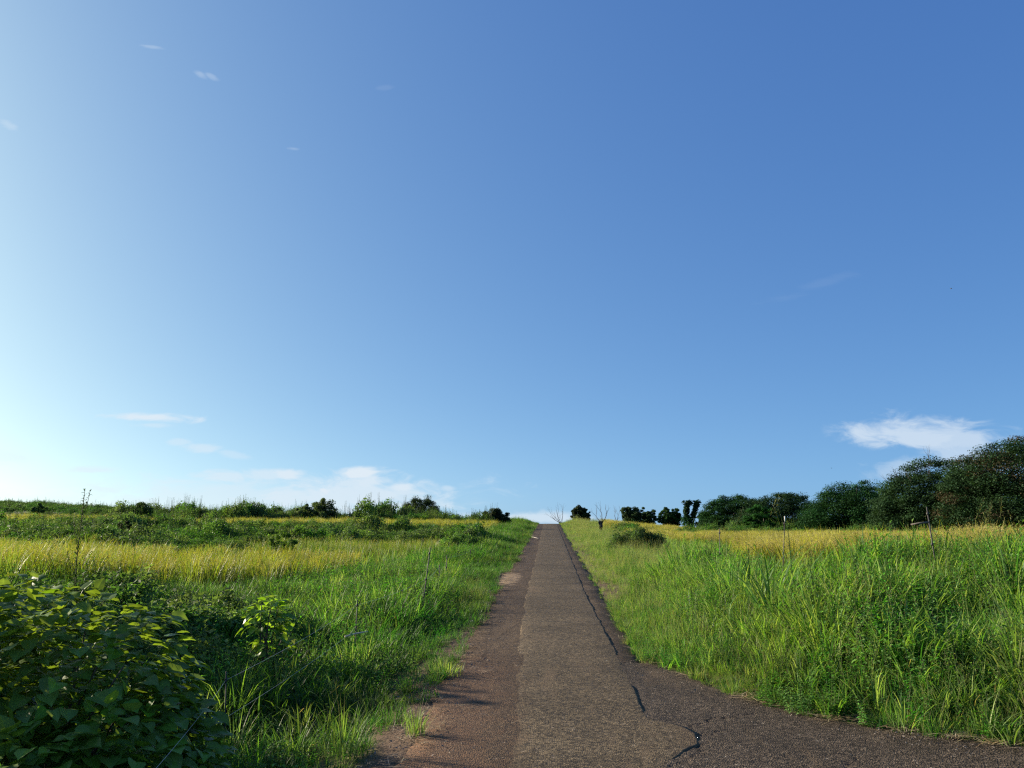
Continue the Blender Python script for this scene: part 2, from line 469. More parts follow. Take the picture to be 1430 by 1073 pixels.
# the outer edge of the paved side road, X -> farthest paved Y
SIDE_X = np.array([0.30, 1.10, 1.21, 1.42, 1.72, 2.2, 2.72, 3.2, 3.8, 6.0, 12.0, 40.0])
SIDE_Y = np.array([9.95, 9.95, 9.9, 9.45, 8.5, 7.63, 7.26, 6.95, 6.6, 5.9, 5.2, 4.5])
def side_top(X):
    return np.interp(X, SIDE_X, SIDE_Y)

def ground_z(X, Y):
    X = np.atleast_1d(np.asarray(X, float)); Y = np.atleast_1d(np.asarray(Y, float))
    out = np.zeros(X.shape)
    xs, ys, os_ = X.ravel(), Y.ravel(), out.ravel()
    for i in range(0, len(xs), 20000):
        a, b = xs[i:i + 20000], ys[i:i + 20000]
        ca, cb = np.clip(a, -130, 110), np.clip(b, -30, 150)
        r2 = (ca[:, None] - CP[None, :, 0]) ** 2 + (cb[:, None] - CP[None, :, 1]) ** 2
        z = _phi(r2) @ _W[:_n] + _W[_n] + _W[_n + 1] * ca + _W[_n + 2] * cb
        far = np.hypot(np.maximum(np.abs(a) - 100, 0), np.maximum(np.maximum(b - 140, -b - 20), 0))
        z = z + (-3.0 - z) * sstep(0, 120, far)
        # small lumps
        z = z + 0.022 * (np.sin(a * 3.1 + 1.7 * np.sin(b * 1.3)) + np.sin(b * 2.7 + a * 1.1)) * sstep(1.3, 2.4, np.abs(a))
        # carry the road and the side road
        k = 1 - sstep(1.02, 1.9, np.abs(a))
        z = z * (1 - k) + (road_z(b) - 0.012) * k
        ed = b - np.where(a > 1.0, side_top(a), -99)      # distance beyond the paved edge
        k2 = np.where(a > 0.5, 1 - sstep(0.0, 0.9, ed), 0)
        z = z * (1 - k2) + (road_z(b) - 0.012) * k2
        inside = ((np.abs(a) < 0.9) | ((a > 0.5) & (ed < -0.15)))
        os_[i:i + 20000] = np.where(inside, road_z(b) - 0.045, z)
    return os_.reshape(X.shape)

def graded(lo, hi, fine_lo, fine_hi, step, grow):
    xs = list(np.arange(fine_lo, fine_hi + 1e-6, step))
    s = step; x = fine_hi
    while x < hi:
        s *= grow; x += s; xs.append(min(x, hi))
    s = step; x = fine_lo
    while x > lo:
        s *= grow; x -= s; xs.insert(0, max(x, lo))
    return np.array(xs)

def grid_mesh(name, gx, gy, gz, mats, smooth=False):
    ny, nx = gx.shape
    v = np.stack([gx.ravel(), gy.ravel(), gz.ravel()], 1)
    i = np.arange(ny * nx).reshape(ny, nx)
    q = np.stack([i[:-1, :-1].ravel(), i[:-1, 1:].ravel(), i[1:, 1:].ravel(), i[1:, :-1].ravel()], 1)
    return np_mesh(name, v, q, mats=mats, smooth=smooth)

gx = graded(-900, 900, -4.0, 5.0, 0.14, 1.06)
gy = graded(-300, 1200, 3.0, 14.0, 0.14, 1.05)
GX, GY = np.meshgrid(gx, gy)
link("ground", grid_mesh("ground", GX, GY, ground_z(GX, GY), [M_GROUND], True), kind='structure')

def wob(y, seed, amp, sc=1.0):
    y = np.asarray(y, float) * sc
    return amp * (np.sin(y * 1.9 + seed) * 0.4 + np.sin(y * 4.7 + seed * 2.3) * 0.3 + np.sin(y * 11.3 + seed * 0.7) * 0.2 + np.sin(y * 27.1 + seed * 3.1) * 0.12)

# the old road surface: ragged edges, a small step at the cross joint near Y = 10.4
ry = np.concatenate([np.arange(-14, 3, 0.5), np.arange(3, 10.40, 0.06), [10.40, 10.404], np.arange(10.46, 24, 0.1), np.arange(24, 74, 0.5), np.arange(74, 141, 1.0)])
tt = np.array([0, 0.015, 0.13, 0.26, 0.38, 0.5, 0.62, 0.74, 0.87, 0.985, 1.0])
left = -1.10 + wob(ry, 1.0, 0.07) - 0.12 * np.exp(-((ry - 20.5) / 3.0) ** 2)
right = np.where(ry > 9.93, 1.09 + wob(ry, 4.0, 0.06), 0.55)
RX = left[:, None] * (1 - tt) + right[:, None] * tt
RY = np.repeat(ry[:, None], len(tt), 1)
crown = 0.012 * (1 - (RX / 1.1) ** 2)
RZ = road_z(RY) + crown + np.where(RY <= 10.401, 0.0, -0.003) - 0.03 * ((tt == 0) | (tt == 1))
link("road", grid_mesh("road", RX, RY, RZ, [M_ROAD]), kind='structure')

# the resurfaced strip laid along the road, with broken edges and a lip
sy = np.concatenate([np.arange(-14, 3, 0.5), np.arange(3, 26, 0.05), np.arange(26, 74, 0.5), np.arange(74, 141, 1.0)])
sl = np.interp(sy, [0, 6, 7.4, 10.4, 17, 28, 60, 140], [-0.36, -0.36, -0.36, -0.41, -0.48, -0.46, -0.5, -0.5]) + wob(sy, 2.2, 0.020, 1.6)
sr = np.interp(sy, [0, 5.0, 5.66, 6.2, 6.55, 6.72, 7.02, 7.2, 7.34, 7.46, 10.4, 17, 28, 60, 140],
               [0.62, 0.70, 0.74, 0.84, 1.0, 1.13, 1.17, 1.10, 0.98, 0.84, 0.83, 0.75, 0.745, 0.76, 0.76]) + wob(sy, 6.1, 0.016, 1.6)
tt = np.array([0, 0.004, 0.03, 0.1, 0.25, 0.4, 0.55, 0.7, 0.85, 0.97, 1.0, 1.0])
SX = sl[:, None] * (1 - tt) + sr[:, None] * tt
SY = np.repeat(sy[:, None], len(tt), 1)
drop = np.array([-0.03, -0.005, -0.002, 0.002, 0.004, 0.004, 0.004, 0.004, 0.003, 0.000, -0.004, -0.03])
lip = np.where(np.array([0]*6+[1]*6)[None,:]==1, (0.0062 * np.clip(wob(sy, 8.8, 1.6, 0.8) + 0.25 * np.exp(-((sy - 9.5) / 4.0) ** 2), 0, 0.8))[:, None], (0.002 * np.clip(wob(sy, 5.5, 1.5, 0.9), -1, 1))[:, None])
SZ = road_z(SY) + lip * (np.abs(tt - 0.5) * 2) ** 4 + 0.012 * (1 - (SX / 1.1) ** 2).clip(0) + drop
link("resurfaced_strip", grid_mesh("resurfaced_strip", SX, SY, SZ, [M_STRIP]), kind='structure')

# the side road that leaves to the right, with an open joint along the strip
cx = np.concatenate([np.arange(0.5, 5.0, 0.05), graded(5.0, 45, 5.0, 5.01, 0.1, 1.15)[1:]])
lo_y = np.full(cx.shape, -14.0)
cx = np.concatenate([np.arange(0.5, 2.3, 0.018), np.arange(2.3, 5.0, 0.06), graded(5.0, 45, 5.0, 5.01, 0.1, 1.15)[1:]])
yrow = np.concatenate([np.arange(-14, 4.5, 0.5), np.arange(4.5, 10.2, 0.022)])
CXg, CYg = [], []
for x in cx:
    top = float(side_top(x)) + float(wob(x, 3.3, 0.05, 3.0))
    CXg.append(np.full(yrow.shape, x)); CYg.append(np.minimum(yrow, top - (yrow[-1] - yrow) * 1e-3))
CXg = np.array(CXg); CYg = np.array(CYg)
# gap beside the strip: the sheet dips there like a broken edge
s_at = np.interp(CYg, sy, sr)
gap = np.exp(-((CXg - s_at - 0.02) / 0.010) ** 2)
CZg = road_z(CYg) + 0.012 * (1 - (CXg / 1.1) ** 2).clip(0) - 0.0005 + 0.006 * sstep(1.3, 3.0, CXg) * np.sin(CXg * 1.7 + CYg) - 0.0035 * gap * (0.45 + 0.55 * np.sin(CYg * 3.0 + 0.8) ** 2)
# two cracks that run into the side road from the strip's broken corner
def crack(x0, y0, x1, y1, w, depth, seed):
    global CZg
    L = math.hypot(x1 - x0, y1 - y0); tx, ty = (x1 - x0) / L, (y1 - y0) / L
    s = (CXg - x0) * tx + (CYg - y0) * ty
    d = -(CXg - x0) * ty + (CYg - y0) * tx + wob(s * 5, seed, 0.07)
    CZg = CZg - depth * np.exp(-(d / w) ** 2) * ((s > 0) & (s < L))
crack(1.10, 7.22, 1.75, 7.72, 0.009, 0.012, 1.0)
crack(1.16, 6.98, 1.42, 7.10, 0.008, 0.010, 2.0)
crack(0.80, 6.0, 1.22, 6.80, 0.008, 0.009, 3.0)
crack(1.9, 6.0, 2.2, 6.5, 0.012, 0.010, 4.0)
CZg[:, -1] -= 0.04; CZg[:, 0] -= 0.04; CZg[0, :] -= 0.05
link("side_road", grid_mesh("side_road", CXg, CYg, CZg, [M_SIDE]), kind='structure')
def leaf_cloud(centres, radii, flat, n_per, size, cols, up=0.55, seed=0):
    """many leaf-sized faces gathered in clumps: returns verts, quads, colours"""
    r = np.random.default_rng(seed)
    C = np.repeat(np.array(centres), n_per, 0)
    RR = np.repeat(np.array(radii), n_per)
    K = np.repeat(np.array(cols), n_per, 0)
    n = len(C)
    d = r.normal(0, 1, (n, 3)); d /= np.linalg.norm(d, axis=1)[:, None]
    rad = r.random(n) ** 0.42
    P = C + d * (RR * rad)[:, None] * np.array([1, 1, flat])
    nrm = r.normal(0, 1, (n, 3)); nrm /= np.linalg.norm(nrm, axis=1)[:, None]
    ups = (up + r.uniform(-0.28, 0.25, n))[:, None]
    nrm = nrm * (1 - ups) + np.array([0, 0, 1]) * ups + d * 0.35
    nrm /= np.linalg.norm(nrm, axis=1)[:, None]
    a = np.cross(nrm, r.normal(0, 1, (n, 3))); a /= np.linalg.norm(a, axis=1)[:, None]
    b = np.cross(nrm, a)
    s = size * r.uniform(0.6, 1.4, n)[:, None]
    V = np.stack([P - a * s, P + b * s * 0.55, P + a * s, P - b * s * 0.55], 1).reshape(-1, 3)
    Q = np.arange(n * 4).reshape(n, 4)
    kk = K * r.uniform(0.85, 1.15, (n, 1))
    return V, Q, np.repeat(kk, 4, 0)



# ------------------------------------------------------------------ grass, rice and weeds (uncountable: stuff)
def jit(c, a):
    k = 1 + random.uniform(-a, a)
    return (c[0] * k * (1 + random.uniform(-a, a) * 0.5), c[1] * k, c[2] * k)

TAU = 2 * math.pi
G_FRESH = (0.132, 0.262, 0.04)
G_LIGHT = (0.21, 0.32, 0.075)
G_DEEP = (0.045, 0.115, 0.026)
G_DRY = (0.30, 0.25, 0.12)
G_GOLD = (0.47, 0.395, 0.165)

def src(name, mb, mats):
    """a source for instancing; it is not linked to the scene"""
    return bpy.data.objects.new(name, mb.mesh(name, mats))

def tuft_tall(n=34, h=0.75, w=0.011, rad=0.13, cols=None, dry=0.04):
    mb = MB()
    for _ in range(n):
        a = random.uniform(0, TAU); r = rad * math.sqrt(random.random())
        hh = h * random.uniform(0.55, 1.1)
        c = jit(random.choice(cols or [G_FRESH, G_FRESH, G_LIGHT, G_DEEP]), 0.18)
        if random.random() < dry: c = jit(G_DRY, 0.2)
        mb.blade((r * math.cos(a), r * math.sin(a), -0.02), a + random.uniform(-0.9, 0.9), hh, w * random.uniform(0.6, 1.35), random.uniform(0.02, 0.28), random.uniform(0.15, 1.5), 4, c,
                 tipcol=(c[0] * 1.25, c[1] * 1.12, c[2] * 1.1), twist=random.uniform(-1.2, 1.2))
    return mb

def tuft_fine(n=46, h=0.42, w=0.005, rad=0.14, seeds=7, light=True):
    mb = MB()
    for _ in range(n):
        a = random.uniform(0, TAU); r = rad * math.sqrt(random.random())
        c = jit(random.choice([(0.19, 0.25, 0.075), (0.17, 0.25, 0.06), G_LIGHT, (0.25, 0.26, 0.11)] if light else [G_FRESH, G_DEEP, G_LIGHT]), 0.18)
        if random.random() < 0.10: c = jit(G_DRY, 0.2)
        mb.blade((r * math.cos(a), r * math.sin(a), -0.02), a + random.uniform(-1, 1), h * random.uniform(0.4, 1.0), w * random.uniform(0.7, 1.4), random.uniform(0.0, 0.4), random.uniform(0.1, 1.3), 3, c, twist=random.uniform(-1, 1))
    for _ in range(seeds):
        a = random.uniform(0, TAU); r = rad * math.sqrt(random.random())
        hh = h * random.uniform(1.0, 1.5); ln = random.uniform(0.02, 0.2)
        c = jit((0.23, 0.27, 0.11), 0.15)
        p = mb.blade((r * math.cos(a), r * math.sin(a), 0), a, hh, 0.0025, ln, 0.25, 3, c)
        for k in range(9):
            q = (p[0] - 0.012 * k * math.sin(ln + .25) * math.cos(a), p[1] - 0.012 * k * math.sin(ln + .25) * math.sin(a), p[2] - 0.012 * k)
            mb.leaf(q, random.uniform(0, TAU), random.uniform(0.012, 0.03), 0.005, random.uniform(0.3, 1.2), jit((0.29, 0.30, 0.14), 0.2))
    return mb

def tuft_short(n=40, h=0.22, w=0.010, rad=0.15):
    """creeping broad-bladed grass"""
    mb = MB()
    for _ in range(n):
        a = random.uniform(0, TAU); r = rad * math.sqrt(random.random())
        c = jit(random.choice([G_DEEP, G_DEEP, G_DEEP, (0.09, 0.18, 0.03)]), 0.2)
        mb.blade((r * math.cos(a), r * math.sin(a), random.uniform(0, 0.05)), random.uniform(0, TAU), h * random.uniform(0.5, 1.15), w * random.uniform(0.6, 1.3), random.uniform(0.1, 0.8), random.uniform(0.4, 1.6), 3, c, twist=random.uniform(-1, 1))
    return mb

def plant_leafy(h=0.5, stems=4, nl=13, ll=0.07, lw=0.032, col=G_FRESH, rad=0.1, up=0.35):
    mb = MB()
    for _ in range(stems):
        a = random.uniform(0, TAU); r = rad * math.sqrt(random.random())
        x, y = r * math.cos(a), r * math.sin(a)
        hh = h * random.uniform(0.6, 1.1); lean = random.uniform(0, 0.3)
        sc = jit((0.10, 0.12, 0.04), 0.2)
        top = (x + hh * lean * math.cos(a), y + hh * lean * math.sin(a), hh)
        mb.tube([(x, y, 0), ((x + top[0]) / 2 - .01, (y + top[1]) / 2, hh * .5), top], [0.004, 0.003, 0.0015], 3, sc, cap=False)
        for k in range(nl):
            t = 0.12 + 0.88 * (k + random.random()) / nl
            p = (x + (top[0] - x) * t, y + (top[1] - y) * t, hh * t)
            s = (1.15 - 0.6 * t) * random.uniform(0.7, 1.2)
            mb.leaf(p, k * 2.4 + random.uniform(-.5, .5), ll * s, lw * s, random.uniform(-0.2, up + 0.5 * t), jit(col, 0.22), droop=random.uniform(0, 0.4))
    return mb

def plant_spire(h=1.2, nl=64, ll=0.09, lw=0.014, col=(0.06, 0.10, 0.03), stems=3, rad=0.12):
    """tall upright weed: many narrow leaves up a straight stem"""
    mb = MB()
    for _ in range(stems):
        a = random.uniform(0, TAU); r = rad * math.sqrt(random.random())
        x, y = r * math.cos(a), r * math.sin(a)
        hh = h * random.uniform(0.65, 1.1); lean = random.uniform(0, 0.12)
        tx, ty = hh * lean * math.cos(a), hh * lean * math.sin(a)
        mb.tube([(x, y, 0), (x + tx * .4, y + ty * .4, hh * .5), (x + tx, y + ty, hh)], [0.006, 0.004, 0.002], 3, jit((0.09, 0.09, 0.04), 0.2), cap=False)
        for k in range(nl):
            t = 0.15 + 0.85 * (k + random.random()) / nl
            s = (1.25 - 0.85 * t) * random.uniform(0.7, 1.2)
            mb.leaf((x + tx * t, y + ty * t, hh * t), k * 2.4 + random.uniform(-.6, .6), ll * s, lw * s * 1.6, random.uniform(0.1, 0.9), jit(col, 0.25), droop=random.uniform(0, .4))
    return mb

def tuft_rice(n=26, h=0.74, heads=8, gold=0.5, grain=G_GOLD, w=0.012, rad=0.10):
    mb = MB()
    for _ in range(n):
        a = random.uniform(0, TAU); r = rad * math.sqrt(random.random())
        c = jit((0.12, 0.19, 0.028), 0.2)
        g = min(1, gold * random.uniform(0.5, 1.5))
        tip = tuple(c[i] + ((0.46, 0.42, 0.06)[i] - c[i]) * g for i in range(3))
        mb.blade((r * math.cos(a), r * math.sin(a), -0.02), a + random.uniform(-1, 1), h * random.uniform(0.6, 1.25), w * random.uniform(0.7, 1.3), random.uniform(0.0, 0.2), random.uniform(0.05, 0.65), 4, c, tipcol=tip, twist=random.uniform(-1, 1))
    for _ in range(heads):
        a = random.uniform(0, TAU); r = rad * math.sqrt(random.random())
        x, y = r * math.cos(a), r * math.sin(a)
        hh = h * random.uniform(0.82, 1.0)
        th = random.uniform(0.0, 0.15); st = hh * 0.78
        p = [x, y, 0.0]
        q = [x + st * math.sin(th) * math.cos(a), y + st * math.sin(th) * math.sin(a), st * math.cos(th)]
        mb.tube([p, q], [0.0022, 0.0018], 3, jit((0.17, 0.18, 0.04), 0.2), cap=False)
        curl = random.uniform(0.8, 2.0)
        for k in range(10):
            th2 = th + curl * (k / 9.0) ** 1.2
            q = [q[0] + 0.021 * math.sin(th2) * math.cos(a), q[1] + 0.021 * math.sin(th2) * math.sin(a), q[2] + 0.021 * math.cos(th2)]
            for _j in range(2):
                mb.leaf(q, a + random.uniform(-2.2, 2.2), random.uniform(0.018, 0.03), 0.011, math.pi / 2 - th2 + random.uniform(-.4, .4), jit(grain, 0.22), fold=0.4)
    return mb

def straw(n=14):
    mb = MB()
    for _ in range(n):
        a = random.uniform(0, TAU)
        x, y = random.uniform(-.15, .15), random.uniform(-.1, .1)
        L = random.uniform(0.06, 0.22)
        mb.blade((x, y, random.uniform(0.004, 0.02)), a, L, random.uniform(0.002, 0.006), 1.5, random.uniform(-.1, .25), 3, jit(random.choice([(0.46, 0.37, 0.22), (0.36, 0.26, 0.14), (0.25, 0.17, 0.1)]), 0.25))
    return mb

def chips(n=16):
    mb = MB()
    for _ in range(n):
        x, y = random.uniform(-.15, .15), random.uniform(-.15, .15)
        s = random.uniform(0.004, 0.013)
        o = [Vector((x, y, s * .3)) + Vector((random.uniform(-1, 1), random.uniform(-1, 1), random.uniform(-.6, .8))) * s for _ in range(4)]
        for f in ((0, 1, 2), (0, 2, 3), (0, 3, 1), (1, 3, 2)):
            mb.face([o[i] for i in f], (1, 1, 1))
    return mb

S_TALL = [src("tall_tuft", tuft_tall(n=38, h=random.uniform(.62, .85), w=0.016, dry=0.015), [M_GRASS]) for _ in range(5)]
S_WIDE = [src("wide_tuft", tuft_tall(n=20, h=0.85, w=0.026, rad=0.15, dry=0.0), [M_GRASS]) for _ in range(3)]
S_FINE = [src("fine_tuft", tuft_fine(), [M_GRASS]) for _ in range(4)]
S_FINE_G = [src("fine_green_tuft", tuft_fine(light=False, seeds=3), [M_GRASS]) for _ in range(3)]
S_SHORT = [src("short_tuft", tuft_short(), [M_GRASS]) for _ in range(4)]
S_LUSH = [src('lush_tuft', tuft_tall(n=30, h=0.36, w=0.010, rad=0.15, cols=[G_DEEP, G_DEEP, (0.08, 0.17, 0.03)]), [M_GRASS]) for _ in range(3)]
S_LEAFY = [src("leafy_weed", plant_leafy(nl=17, ll=0.085, lw=0.034, col=(0.118, 0.285, 0.042)), [M_WEED]) for _ in range(3)] + [src("leafy_weed_broad", plant_leafy(h=0.42, stems=3, nl=11, ll=0.085, lw=0.055, col=(0.13, 0.29, 0.048)), [M_WEED]) for _ in range(2)]
S_CREEP = [src("creeping_weed", plant_leafy(h=0.2, stems=5, nl=8, ll=0.05, lw=0.03, rad=0.16, col=(0.09, 0.17, 0.025)), [M_WEED]) for _ in range(3)]
S_SPIRE = [src("spire_weed", plant_spire(h=random.uniform(1.0, 1.4), col=c), [M_WEED]) for c in ((0.055, 0.10, 0.03), (0.07, 0.115, 0.035), (0.05, 0.085, 0.03), (0.085, 0.12, 0.04))]
S_BUSHY = [src("bushy_weed", plant_leafy(h=1.0, stems=7, nl=26, ll=0.085, lw=0.042, rad=0.28, col=c), [M_WEED]) for c in ((0.06, 0.11, 0.025), (0.05, 0.09, 0.025), (0.085, 0.14, 0.03))]
def weed_mass(h=1.0, w=0.5, col=(0.055, 0.10, 0.028), seed=0, n=16, leaf=0.045, spikes=3):
    """a dense, rounded clump of wild growth with a few stems sticking out"""
    r = np.random.default_rng(seed)
    cs, rd, cl = [], [], []
    for _ in range(n):
        a = r.uniform(0, TAU); k = math.sqrt(r.random())
        z = h * (0.15 + 0.75 * r.random() * (1 - 0.55 * k * k))
        cs.append((w * k * math.cos(a), w * k * math.sin(a), z)); rd.append(0.20 * r.uniform(.7, 1.3)); cl.append(np.array(col) * r.uniform(.65, 1.35))
    V, Q, K = leaf_cloud(cs, rd, 1.1, 46, leaf, cl, up=0.25, seed=seed)
    mb = MB(); mb.v = [tuple(v_) for v_ in V]; mb.f = [tuple(q) for q in Q]; mb.c = [tuple(k_) for k_ in K]; mb.m = [0] * len(Q)
    for _ in range(spikes):
        a = r.uniform(0, TAU); k = w * r.random() * .7; x, y = k * math.cos(a), k * math.sin(a); hh = h * r.uniform(0.95, 1.25)
        mb.tube([(x, y, 0), (x, y, hh)], [0.006, 0.002], 3, (0.08, 0.085, 0.04), cap=False)
        for j in range(22):
            z = hh * (0.5 + 0.5 * j / 22)
            mb.leaf((x, y, z), r.uniform(0, TAU), 0.09 * (1.6 - z / hh), 0.026, r.uniform(0, 1), jit(col, .25))
    return mb
S_MASS = [src("weed_mass", weed_mass(seed=k, col=c_), [M_WEED]) for k, c_ in enumerate(((0.085, 0.165, 0.038), (0.10, 0.18, 0.042), (0.065, 0.13, 0.035), (0.13, 0.21, 0.05), (0.09, 0.15, 0.055)))]
S_RICE = [src("rice_clump", tuft_rice(gold=0.52, grain=(0.39, 0.345, 0.075)), [M_RICE]) for _ in range(4)]
S_RICE_G = [src("golden_rice_clump", tuft_rice(gold=0.95, heads=14), [M_RICE]) for _ in range(4)]
S_RICE_Y = [src("green_rice_clump", tuft_rice(gold=0.1, heads=2), [M_RICE]) for _ in range(3)]
S_STRAW = [src("straw_litter", straw(), [M_STRAW]) for _ in range(4)]
S_CHIP = [src("stone_litter", chips(), [M_STONE]) for _ in range(3)]

def scatter(name, X, Y, Z, sources, idx, scl, tilt=0.12, kind='stuff', label=None, cat=None):
    """one object whose points each carry an instance of one of the source plants (geometry nodes)"""
    n = len(X)
    me = bpy.data.meshes.new(name)
    me.vertices.add(n)
    me.vertices.foreach_set("co", np.stack([X, Y, Z], 1).astype(np.float32).ravel())
    rot = np.stack([rng.normal(0, tilt, n), rng.normal(0, tilt, n), rng.uniform(0, TAU, n)], 1).astype(np.float32)
    me.attributes.new("rot", 'FLOAT_VECTOR', 'POINT').data.foreach_set("vector", rot.ravel())
    if scl.ndim == 1:
        scl = np.stack([scl, scl, scl], 1)
    me.attributes.new("scl", 'FLOAT_VECTOR', 'POINT').data.foreach_set("vector", scl.astype(np.float32).ravel())
    me.attributes.new("idx", 'INT', 'POINT').data.foreach_set("value", idx.astype(np.int32))
    o = link(name, me, kind=kind, label=label, cat=cat)
    ng = bpy.data.node_groups.new(name, 'GeometryNodeTree')
    ng.interface.new_socket("Geometry", in_out='INPUT', socket_type='NodeSocketGeometry')
    ng.interface.new_socket("Geometry", in_out='OUTPUT', socket_type='NodeSocketGeometry')
    N = ng.nodes.new; Lk = ng.links.new
    gi, go = N('NodeGroupInput'), N('NodeGroupOutput')
    join = N('GeometryNodeJoinGeometry')
    for s in reversed(sources):
        oi = N('GeometryNodeObjectInfo'); oi.inputs['Object'].default_value = s; oi.inputs['As Instance'].default_value = False
        g2 = N('GeometryNodeGeometryToInstance')
        Lk(oi.outputs['Geometry'], g2.inputs[0]); Lk(g2.outputs[0], join.inputs[0])
    iop = N('GeometryNodeInstanceOnPoints')
    iop.inputs['Pick Instance'].default_value = True
    def attr(nm, dt):
        a = N('GeometryNodeInputNamedAttribute'); a.data_type = dt; a.inputs['Name'].default_value = nm
        return a.outputs[0]
    Lk(gi.outputs[0], iop.inputs['Points']); Lk(join.outputs[0], iop.inputs['Instance'])
    Lk(attr("idx", 'INT'), iop.inputs['Instance Index'])
    e2r = N('FunctionNodeEulerToRotation'); Lk(attr("rot", 'FLOAT_VECTOR'), e2r.inputs[0]); Lk(e2r.outputs[0], iop.inputs['Rotation'])
    Lk(attr("scl", 'FLOAT_VECTOR'), iop.inputs['Scale'])
    Lk(iop.outputs[0], go.inputs[0])
    md = o.modifiers.new("scatter", 'NODES'); md.node_group = ng
    return o

def in_poly(X, Y, poly):
    inside = np.zeros(X.shape, bool)
    j = len(poly) - 1
    for i in range(len(poly)):
        xi, yi = poly[i]; xj, yj = poly[j]
        c = ((yi > Y) != (yj > Y)) & (X < (xj - xi) * (Y - yi) / (yj - yi + 1e-12) + xi)
        inside ^= c
        j = i
    return inside

def in_view(X, Y, margin=2.0):
    """plan-view test: what the camera could plausibly see, with a margin for a step to the side"""
    return (X > -0.70 * Y - margin) & (X < 0.60 * Y + margin)

def sprinkle(poly, dens, lim=True, margin=2.0):
    p = np.array(poly)
    x0, y0 = p.min(0); x1, y1 = p.max(0)
    n = int((x1 - x0) * (y1 - y0) * dens)
    X = rng.uniform(x0, x1, n); Y = rng.uniform(y0, y1, n)
    k = in_poly(X, Y, poly)
    if lim: k &= in_view(X, Y, margin)
    return X[k], Y[k]

def pnoise(X, Y, sc, seed):
    r = np.random.default_rng(seed)
    z = np.zeros(X.shape)
    for k in range(5):
        a = r.uniform(0, TAU); f = sc * r.uniform(0.6, 1.8); ph = r.uniform(0, TAU)
        z += np.sin((X * math.cos(a) + Y * math.sin(a)) * f + ph)
    return z / 5 ** 0.5

def edge_right(Y):
    return 1.09 + wob(Y, 4.0, 0.06)
def edge_left(Y):
    return -1.10 + wob(Y, 1.0, 0.07) - 0.12 * np.exp(-((Y - 20.5) / 3.0) ** 2) - 0.28 * sstep(9.6, 7.0, Y) if False else -1.10 + wob(Y, 1.0, 0.07) - 0.12 * np.exp(-((Y - 20.5) / 3.0) ** 2)

# ---- bank of tall grass right of the road, at the corner of the side road
PAVED = [(1.09, 95.0), (1.09, 10.0)] + [(float(x), float(y)) for x, y in zip(SIDE_X[2:], SIDE_Y[2:])]
def side_dist(X, Y):
    """distance from the paved edge on the right (the road's edge, then the curve of the side road)"""
    D = np.full(X.shape, 1e9)
    for (x0, y0), (x1, y1) in zip(PAVED, PAVED[1:]):
        t_ = np.clip(((X - x0) * (x1 - x0) + (Y - y0) * (y1 - y0)) / ((x1 - x0) ** 2 + (y1 - y0) ** 2), 0, 1)
        D = np.minimum(D, np.hypot(X - x0 - t_ * (x1 - x0), Y - y0 - t_ * (y1 - y0)))
    out = np.where(Y > 9.95, X > 1.09, (X > 1.1) & (Y > side_top(X)))
    return np.where(out, D, -D)

BANK = [(1.0, 10.2), (1.2, 9.7), (2.0, 7.6), (3.8, 6.4), (9, 5.3), (12, 5.2), (12, 13.0), (6.5, 13.2), (4.3, 15.5), (3.6, 18), (1.8, 18), (1.05, 14)]
X, Y = sprinkle(BANK, 78)
d = side_dist(X, Y); k = d > -0.04; X, Y, d = X[k], Y[k], d[k]
pn = pnoise(X, Y, 1.6, 5)
hs = (0.30 + 0.55 * sstep(0.05, 1.5, d)) * rng.uniform(0.75, 1.2, len(X)) * (1 + 0.24 * pn)
hs *= np.where((Y > 11) & (X < 2.6), 0.75, 1.0)
src_b = S_TALL + S_WIDE + S_FINE_G + S_LEAFY
r = rng.random(len(X))
pw = np.clip(0.48 + 0.28 * pnoise(X, Y, 2.2, 9), 0.05, 0.85)
idx = np.where(r < pw, 11 + rng.integers(0, 5, len(X)), np.where(r < pw + 0.20, 5 + rng.integers(0, 3, len(X)), np.where((r < pw + 0.23) | (d < 0.25), 8 + rng.integers(0, 3, len(X)), rng.integers(0, 5, len(X)))))
hs = np.where((idx >= 8) & (idx < 11), hs * 1.5, hs)
hs = np.where(idx >= 11, hs * 1.45, hs)
scatter("tall_grass", X, Y, ground_z(X, Y), src_b, idx, np.stack([hs ** 0.6, hs ** 0.6, hs], 1), label="tall bright green grass and weeds on the bank above the side road", cat="grass")

# short fringe at the foot of the bank
FR = [(1.0, 10.4), (1.15, 9.3), (1.6, 8.2), (2.1, 7.4), (3.8, 6.3), (9, 5.1), (12, 5.0), (12, 6.2), (6, 6.9), (3.2, 8.2), (2.3, 9.4), (1.8, 11), (1.6, 16), (1.0, 16)]
X, Y = sprinkle(FR, 150)
d = side_dist(X, Y); k = (d > -0.05) & (d < 0.75); X, Y, d = X[k], Y[k], d[k]
hs = (0.45 + 0.55 * sstep(0, 0.6, d)) * rng.uniform(0.6, 1.25, len(X))
r = rng.random(len(X))
idx = np.where(r < 0.5, rng.integers(0, 4, len(X)), np.where(r < 0.75, 4 + rng.integers(0, 3, len(X)), 7 + rng.integers(0, 3, len(X))))
scatter("short_grass", X, Y, ground_z(X, Y), S_SHORT + S_CREEP + S_FINE_G, idx, hs, label="short grass fringe along the paved edge below the right bank", cat="grass")

